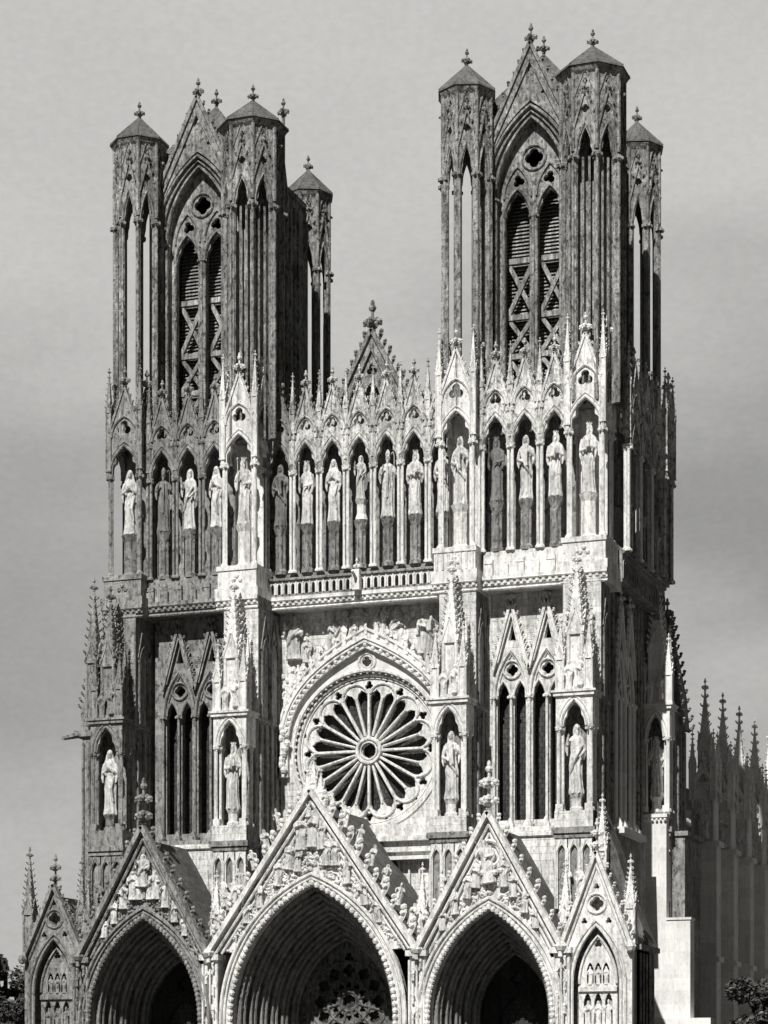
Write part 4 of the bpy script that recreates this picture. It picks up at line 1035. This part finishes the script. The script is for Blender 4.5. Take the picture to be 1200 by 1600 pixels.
# ======== NAVE FLANK
m = MB(); m.box(14.5, 17, 15, 130, 0, 27); m.box(14.3, 17.3, 15, 130, 27, 27.6)
NV = obj('nave_flank', m, GREY, CATH)
for i in range(9):
    y = 37+i*8.3
    b_ = MB(); b_.box(17, 22.6, y-1, y+1, 0, 24.5); b_.box(17, 22.9, y-1.15, y+1.15, 24.5, 25.0); b_.box(20.2, 22.4, y-.9, y+.9, 25, 30.6)
    b_.box(17, 22.9, y-1.15, y+1.15, 13.6, 14.1)
    P = [(16.8, 31), (18.5, 30.3), (20.5, 29)]
    b_.panel([(12, 33), (12, 34.5), (21, 29.4), (21, 28), (17, 28.5)], [], y-.4, y+.4)
    for dx in (20.3, 22.3): column(b_, dx, y-1, 24.9, 28.9, .14, .4)
    B = obj('nave_buttress', b_, PALE, NV)
    k = MB(); k.add(canopy_mb(2.2, 28.9, 1.2, 30.2, 32.4, fin=.9, ncr=5), TR(21.3, y-1.1, 0)); k.add(canopy_mb(2.2, 28.9, 1.2, 30.2, 32.4, fin=.9, ncr=5), TR(22.4, y, 0, PI/2))
    k.add(pinnacle_mb(1.15, 3.4, 5.6, 6), TR(21.3, y, 30.2)); obj('pinnacle', k, PALE, B)
    for dx, dy in ((22.3, -1), (22.3, 1), (20.3, -1)):
        k = MB(); k.add(pinnacle_mb(.6, 3.0, 3.0, 5), TR(dx, y+dy, 28.9)); obj('pinnacle', k, PALE, B)
    wn = MB(); wn.panel([(y+2, 3), (y+6.8, 3), (y+6.8, 24), (y+2, 24)], [opening(y+3.4, 5, 17, .9, 2), opening(y+5.4, 5, 17, .9, 2), foil(y+4.4, 20.5, .9, 6)], -.3, -.05)
    wn.tube(xz([(y+2.2, 5)]+arch(y+4.4, 17, 2.2, 5.5, 8)+[(y+6.6, 5)], -.45), .18, 6)
    obj('nave_window', wn, STONE, NV, TR(17, 0, 0, PI/2))
    relief(21.3, y-1.35, 25.2, 3.2, i % 6, B)
m = MB()
for z in (16, 10.5): m.box(17, 17.9, 21, 110, z, z+.4)
m.box(-17, -14.5, 15, 130, 0, 27)
obj('string_course', m, STONE, NV)

# ======== TREES
def tree(name, x, y, h, rad, n, label, seed, low=0.0, mt=LEAF, zc=None):
    rnd = random.Random(seed)
    root = link(name, None, None, TR(x, y, 0), label=label, category='tree')
    t = MB(); t.tube([(0, 0, 0), (.15, .1, h*.3), (-.1, 0, h*.55), (.1, 0, h*.85)], [h*.035, h*.028, h*.02, h*.008], 8)
    cl = []
    for k in range(9):
        a = rnd.uniform(0, 2*PI); z0 = h*rnd.uniform(.3, .7); r = rad*rnd.uniform(.5, .9)
        e = (r*math.cos(a), r*math.sin(a), z0+h*rnd.uniform(.05, .25)); t.tube([(0, 0, z0), (e[0]*.5, e[1]*.5, z0+h*.08), e], [h*.012, h*.008, .03], 5); cl.append(e)
    obj('trunk', t, BARK, root)
    for i in range(12):
        a = rnd.uniform(0, 2*PI); q = rnd.uniform(.1, .95); cl.append((rad*q*math.cos(a), rad*q*math.sin(a), h*(.42+.5*rnd.random()*(1-.4*q))))
    cr = MB(); cp = MB()
    for (cx, cy, cz) in cl:
        R0 = rad*rnd.uniform(.26, .42)
        for j in range(n):
            a = rnd.uniform(0, 2*PI); u = rnd.uniform(-1, 1); r = R0*rnd.random()**.4; s = math.sqrt(1-u*u)
            p = V(cx+r*s*math.cos(a), cy+r*s*math.sin(a), cz+r*u*.8)
            d = V(rnd.gauss(0, 1), rnd.gauss(0, 1), rnd.gauss(0, .6)).normalized(); e = d.cross(V(rnd.gauss(0, 1), rnd.gauss(0, 1), rnd.gauss(0, 1))).normalized()
            L = rnd.uniform(.18, .36); w = L*.4; m_ = cp if rnd.random() < .25 else cr; k = len(m_.v)
            m_.v += [tuple(p-d*L), tuple(p+e*w), tuple(p+d*L), tuple(p-e*w)]; m_.f.append((k, k+1, k+2, k+3))
    obj('crown', cr, mt, root); obj('crown', cp, LEAFL, root, label='paler leaves of the crown')
tree('leafy_tree', -36.4, 6, 15.4, 3.6, 420, 'dark rounded leafy tree at the far left edge behind the small blind portal', 3)
tree('leafy_tree', -30.0, -3, 11.6, 2.9, 420, 'low dark bush-like tree tucked against the left foot of the cathedral', 4)
tree('leafy_tree', 31.6, 14, 11.8, 3.4, 620, 'dense shining-leaved tree at the bottom right corner in front of the nave flank', 5)

# ======== GROUND
m = MB(); m.box(-1500, 1500, -1500, 1500, -.5, 0); o = obj('ground', m, GROUND, None, kind='structure')
m = MB(); m.box(-34, 34, -19, -8.9, .004, .5); m.box(-31, 31, -16, -9, .5, .8); obj('terrace_steps', m, GROUND, None, kind='structure')

# ======== CAMERA
th = math.atan(.363); F = 3576.0
cam = bpy.data.cameras.new('Camera'); co = bpy.data.objects.new('Camera', cam); COL.objects.link(co)
cam.sensor_fit = 'HORIZONTAL'; cam.sensor_width = 36; cam.lens = F/1200*36; cam.shift_y = .75; cam.clip_end = 8000; cam.clip_start = 1
co.location = (66.747, -177.476, 1.7); co.rotation_euler = (PI/2, 0, th)
sc.camera = co

# ======== LIGHT
AZ, EL = R(1.5), R(44)      # AZ: degrees left (north) of the facade normal
d = V(-math.sin(AZ)*math.cos(EL), -math.cos(AZ)*math.cos(EL), math.sin(EL))
sun = bpy.data.lights.new('Sun', 'SUN'); sun.energy = 5.0; sun.angle = R(.5); sun.color = (1, .985, .95)
so = bpy.data.objects.new('Sun', sun); COL.objects.link(so); so.rotation_euler = d.to_track_quat('Z', 'Y').to_euler(); so.location = d*200

wd = bpy.data.worlds.new('World'); sc.world = wd; wd.use_nodes = True; nt = wd.node_tree; N = nt.nodes; L = nt.links
bg = N['Background']
sky = N.new('ShaderNodeTexSky'); sky.sky_type = 'NISHITA'; sky.sun_disc = False; sky.sun_elevation = EL; sky.sun_rotation = math.atan2(d.x, d.y)
bw = N.new('ShaderNodeRGBToBW'); L.new(sky.outputs[0], bw.inputs[0])
tc = N.new('ShaderNodeTexCoord'); DIR = tc.outputs['Generated']
def mth(op, *a):
    x = N.new('ShaderNodeMath'); x.operation = op
    for i, q in enumerate(a):
        if isinstance(q, (int, float)): x.inputs[i].default_value = q
        else: L.new(q, x.inputs[i])
    return x.outputs[0]
def rng(v, a, b_, c, d_, smooth=True):
    x = N.new('ShaderNodeMapRange'); L.new(v, x.inputs['Value'])
    if smooth: x.interpolation_type = 'SMOOTHSTEP'
    for i, q in zip(('From Min', 'From Max', 'To Min', 'To Max'), (a, b_, c, d_)): x.inputs[i].default_value = q
    return x.outputs[0]
def noise(scale, det, sx, rough=.55):
    mp = N.new('ShaderNodeMapping'); mp.inputs['Scale'].default_value = sx; L.new(DIR, mp.inputs['Vector'])
    n = N.new('ShaderNodeTexNoise'); n.inputs['Scale'].default_value = scale; n.inputs['Detail'].default_value = det; n.inputs['Roughness'].default_value = rough
    L.new(mp.outputs[0], n.inputs['Vector']); return n.outputs['Fac']
def pdir(u, v):
    a = th - math.atan((u-600)/F); e = math.atan((1700-v)/F*math.cos(th-a))
    return V(-math.sin(a)*math.cos(e), math.cos(a)*math.cos(e), math.sin(e))
def cloud(u, v, rad, amt, val):
    """a soft bank of cloud standing in that part of the sky"""
    c_ = pdir(u, v); vs = N.new('ShaderNodeVectorMath'); vs.operation = 'SUBTRACT'; L.new(DIR, vs.inputs[0]); vs.inputs[1].default_value = c_
    sc2 = N.new('ShaderNodeVectorMath'); sc2.operation = 'MULTIPLY'; L.new(vs.outputs[0], sc2.inputs[0]); sc2.inputs[1].default_value = (1/rad[0], 1/rad[0], 1/rad[1])
    ln = N.new('ShaderNodeVectorMath'); ln.operation = 'LENGTH'; L.new(sc2.outputs[0], ln.inputs[0])
    dd = mth('ADD', ln.outputs['Value'], mth('MULTIPLY', mth('SUBTRACT', noise(9, 5, (1, 1, 2.2)), .5), 1.1))
    k = rng(dd, .15, 1.15, amt, 0)
    return mth('ADD', mth('MULTIPLY', mth('SUBTRACT', 1, k), val), mth('MULTIPLY', k, CL))
sp = N.new('ShaderNodeSeparateXYZ'); L.new(DIR, sp.inputs[0])
base = rng(sp.outputs[2], .02, .42, .5, .6)
CL = .26
val = cloud(1340, 800, (.22, .115), .8, base)
CL = .27
val = cloud(-60, 900, (.2, .12), .6, val)
CL = .3
val = cloud(1100, 1250, (.1, .05), .4, val)
CL = .5
val = cloud(1150, 470, (.07, .045), .5, val); val = cloud(1190, 1040, (.06, .025), .85, val); val = cloud(1100, 1120, (.03, .012), .8, val)
val = mth('MULTIPLY', val, rng(noise(4, 6, (1, 1, 2.5)), .3, .7, .93, 1.06, False))
val = mth('MULTIPLY', val, rng(noise(260, 2, (1, 1, 1.6)), .3, .7, .965, 1.035, False))
# sky dimmed out of view, west and south, to deepen side-face shade
east = rng(sp.outputs[1], -.1, .85, .2, 1.0)
south = rng(sp.outputs[0], -.1, .4, 1.0, .3)
val = mth('MULTIPLY', mth('MULTIPLY', val, east), south)
val = mth('ADD', mth('MULTIPLY', val, .95), mth('MULTIPLY', bw.outputs[0], .004))
cc = N.new('ShaderNodeCombineColor')
for i, q in enumerate((1.0, .99, .965)): L.new(mth('MULTIPLY', val, q), cc.inputs[i])
L.new(cc.outputs[0], bg.inputs['Color']); bg.inputs['Strength'].default_value = 1.0
sc.view_settings.view_transform = 'Standard'; sc.view_settings.look = 'None'; sc.view_settings.exposure = 0; sc.view_settings.gamma = 1
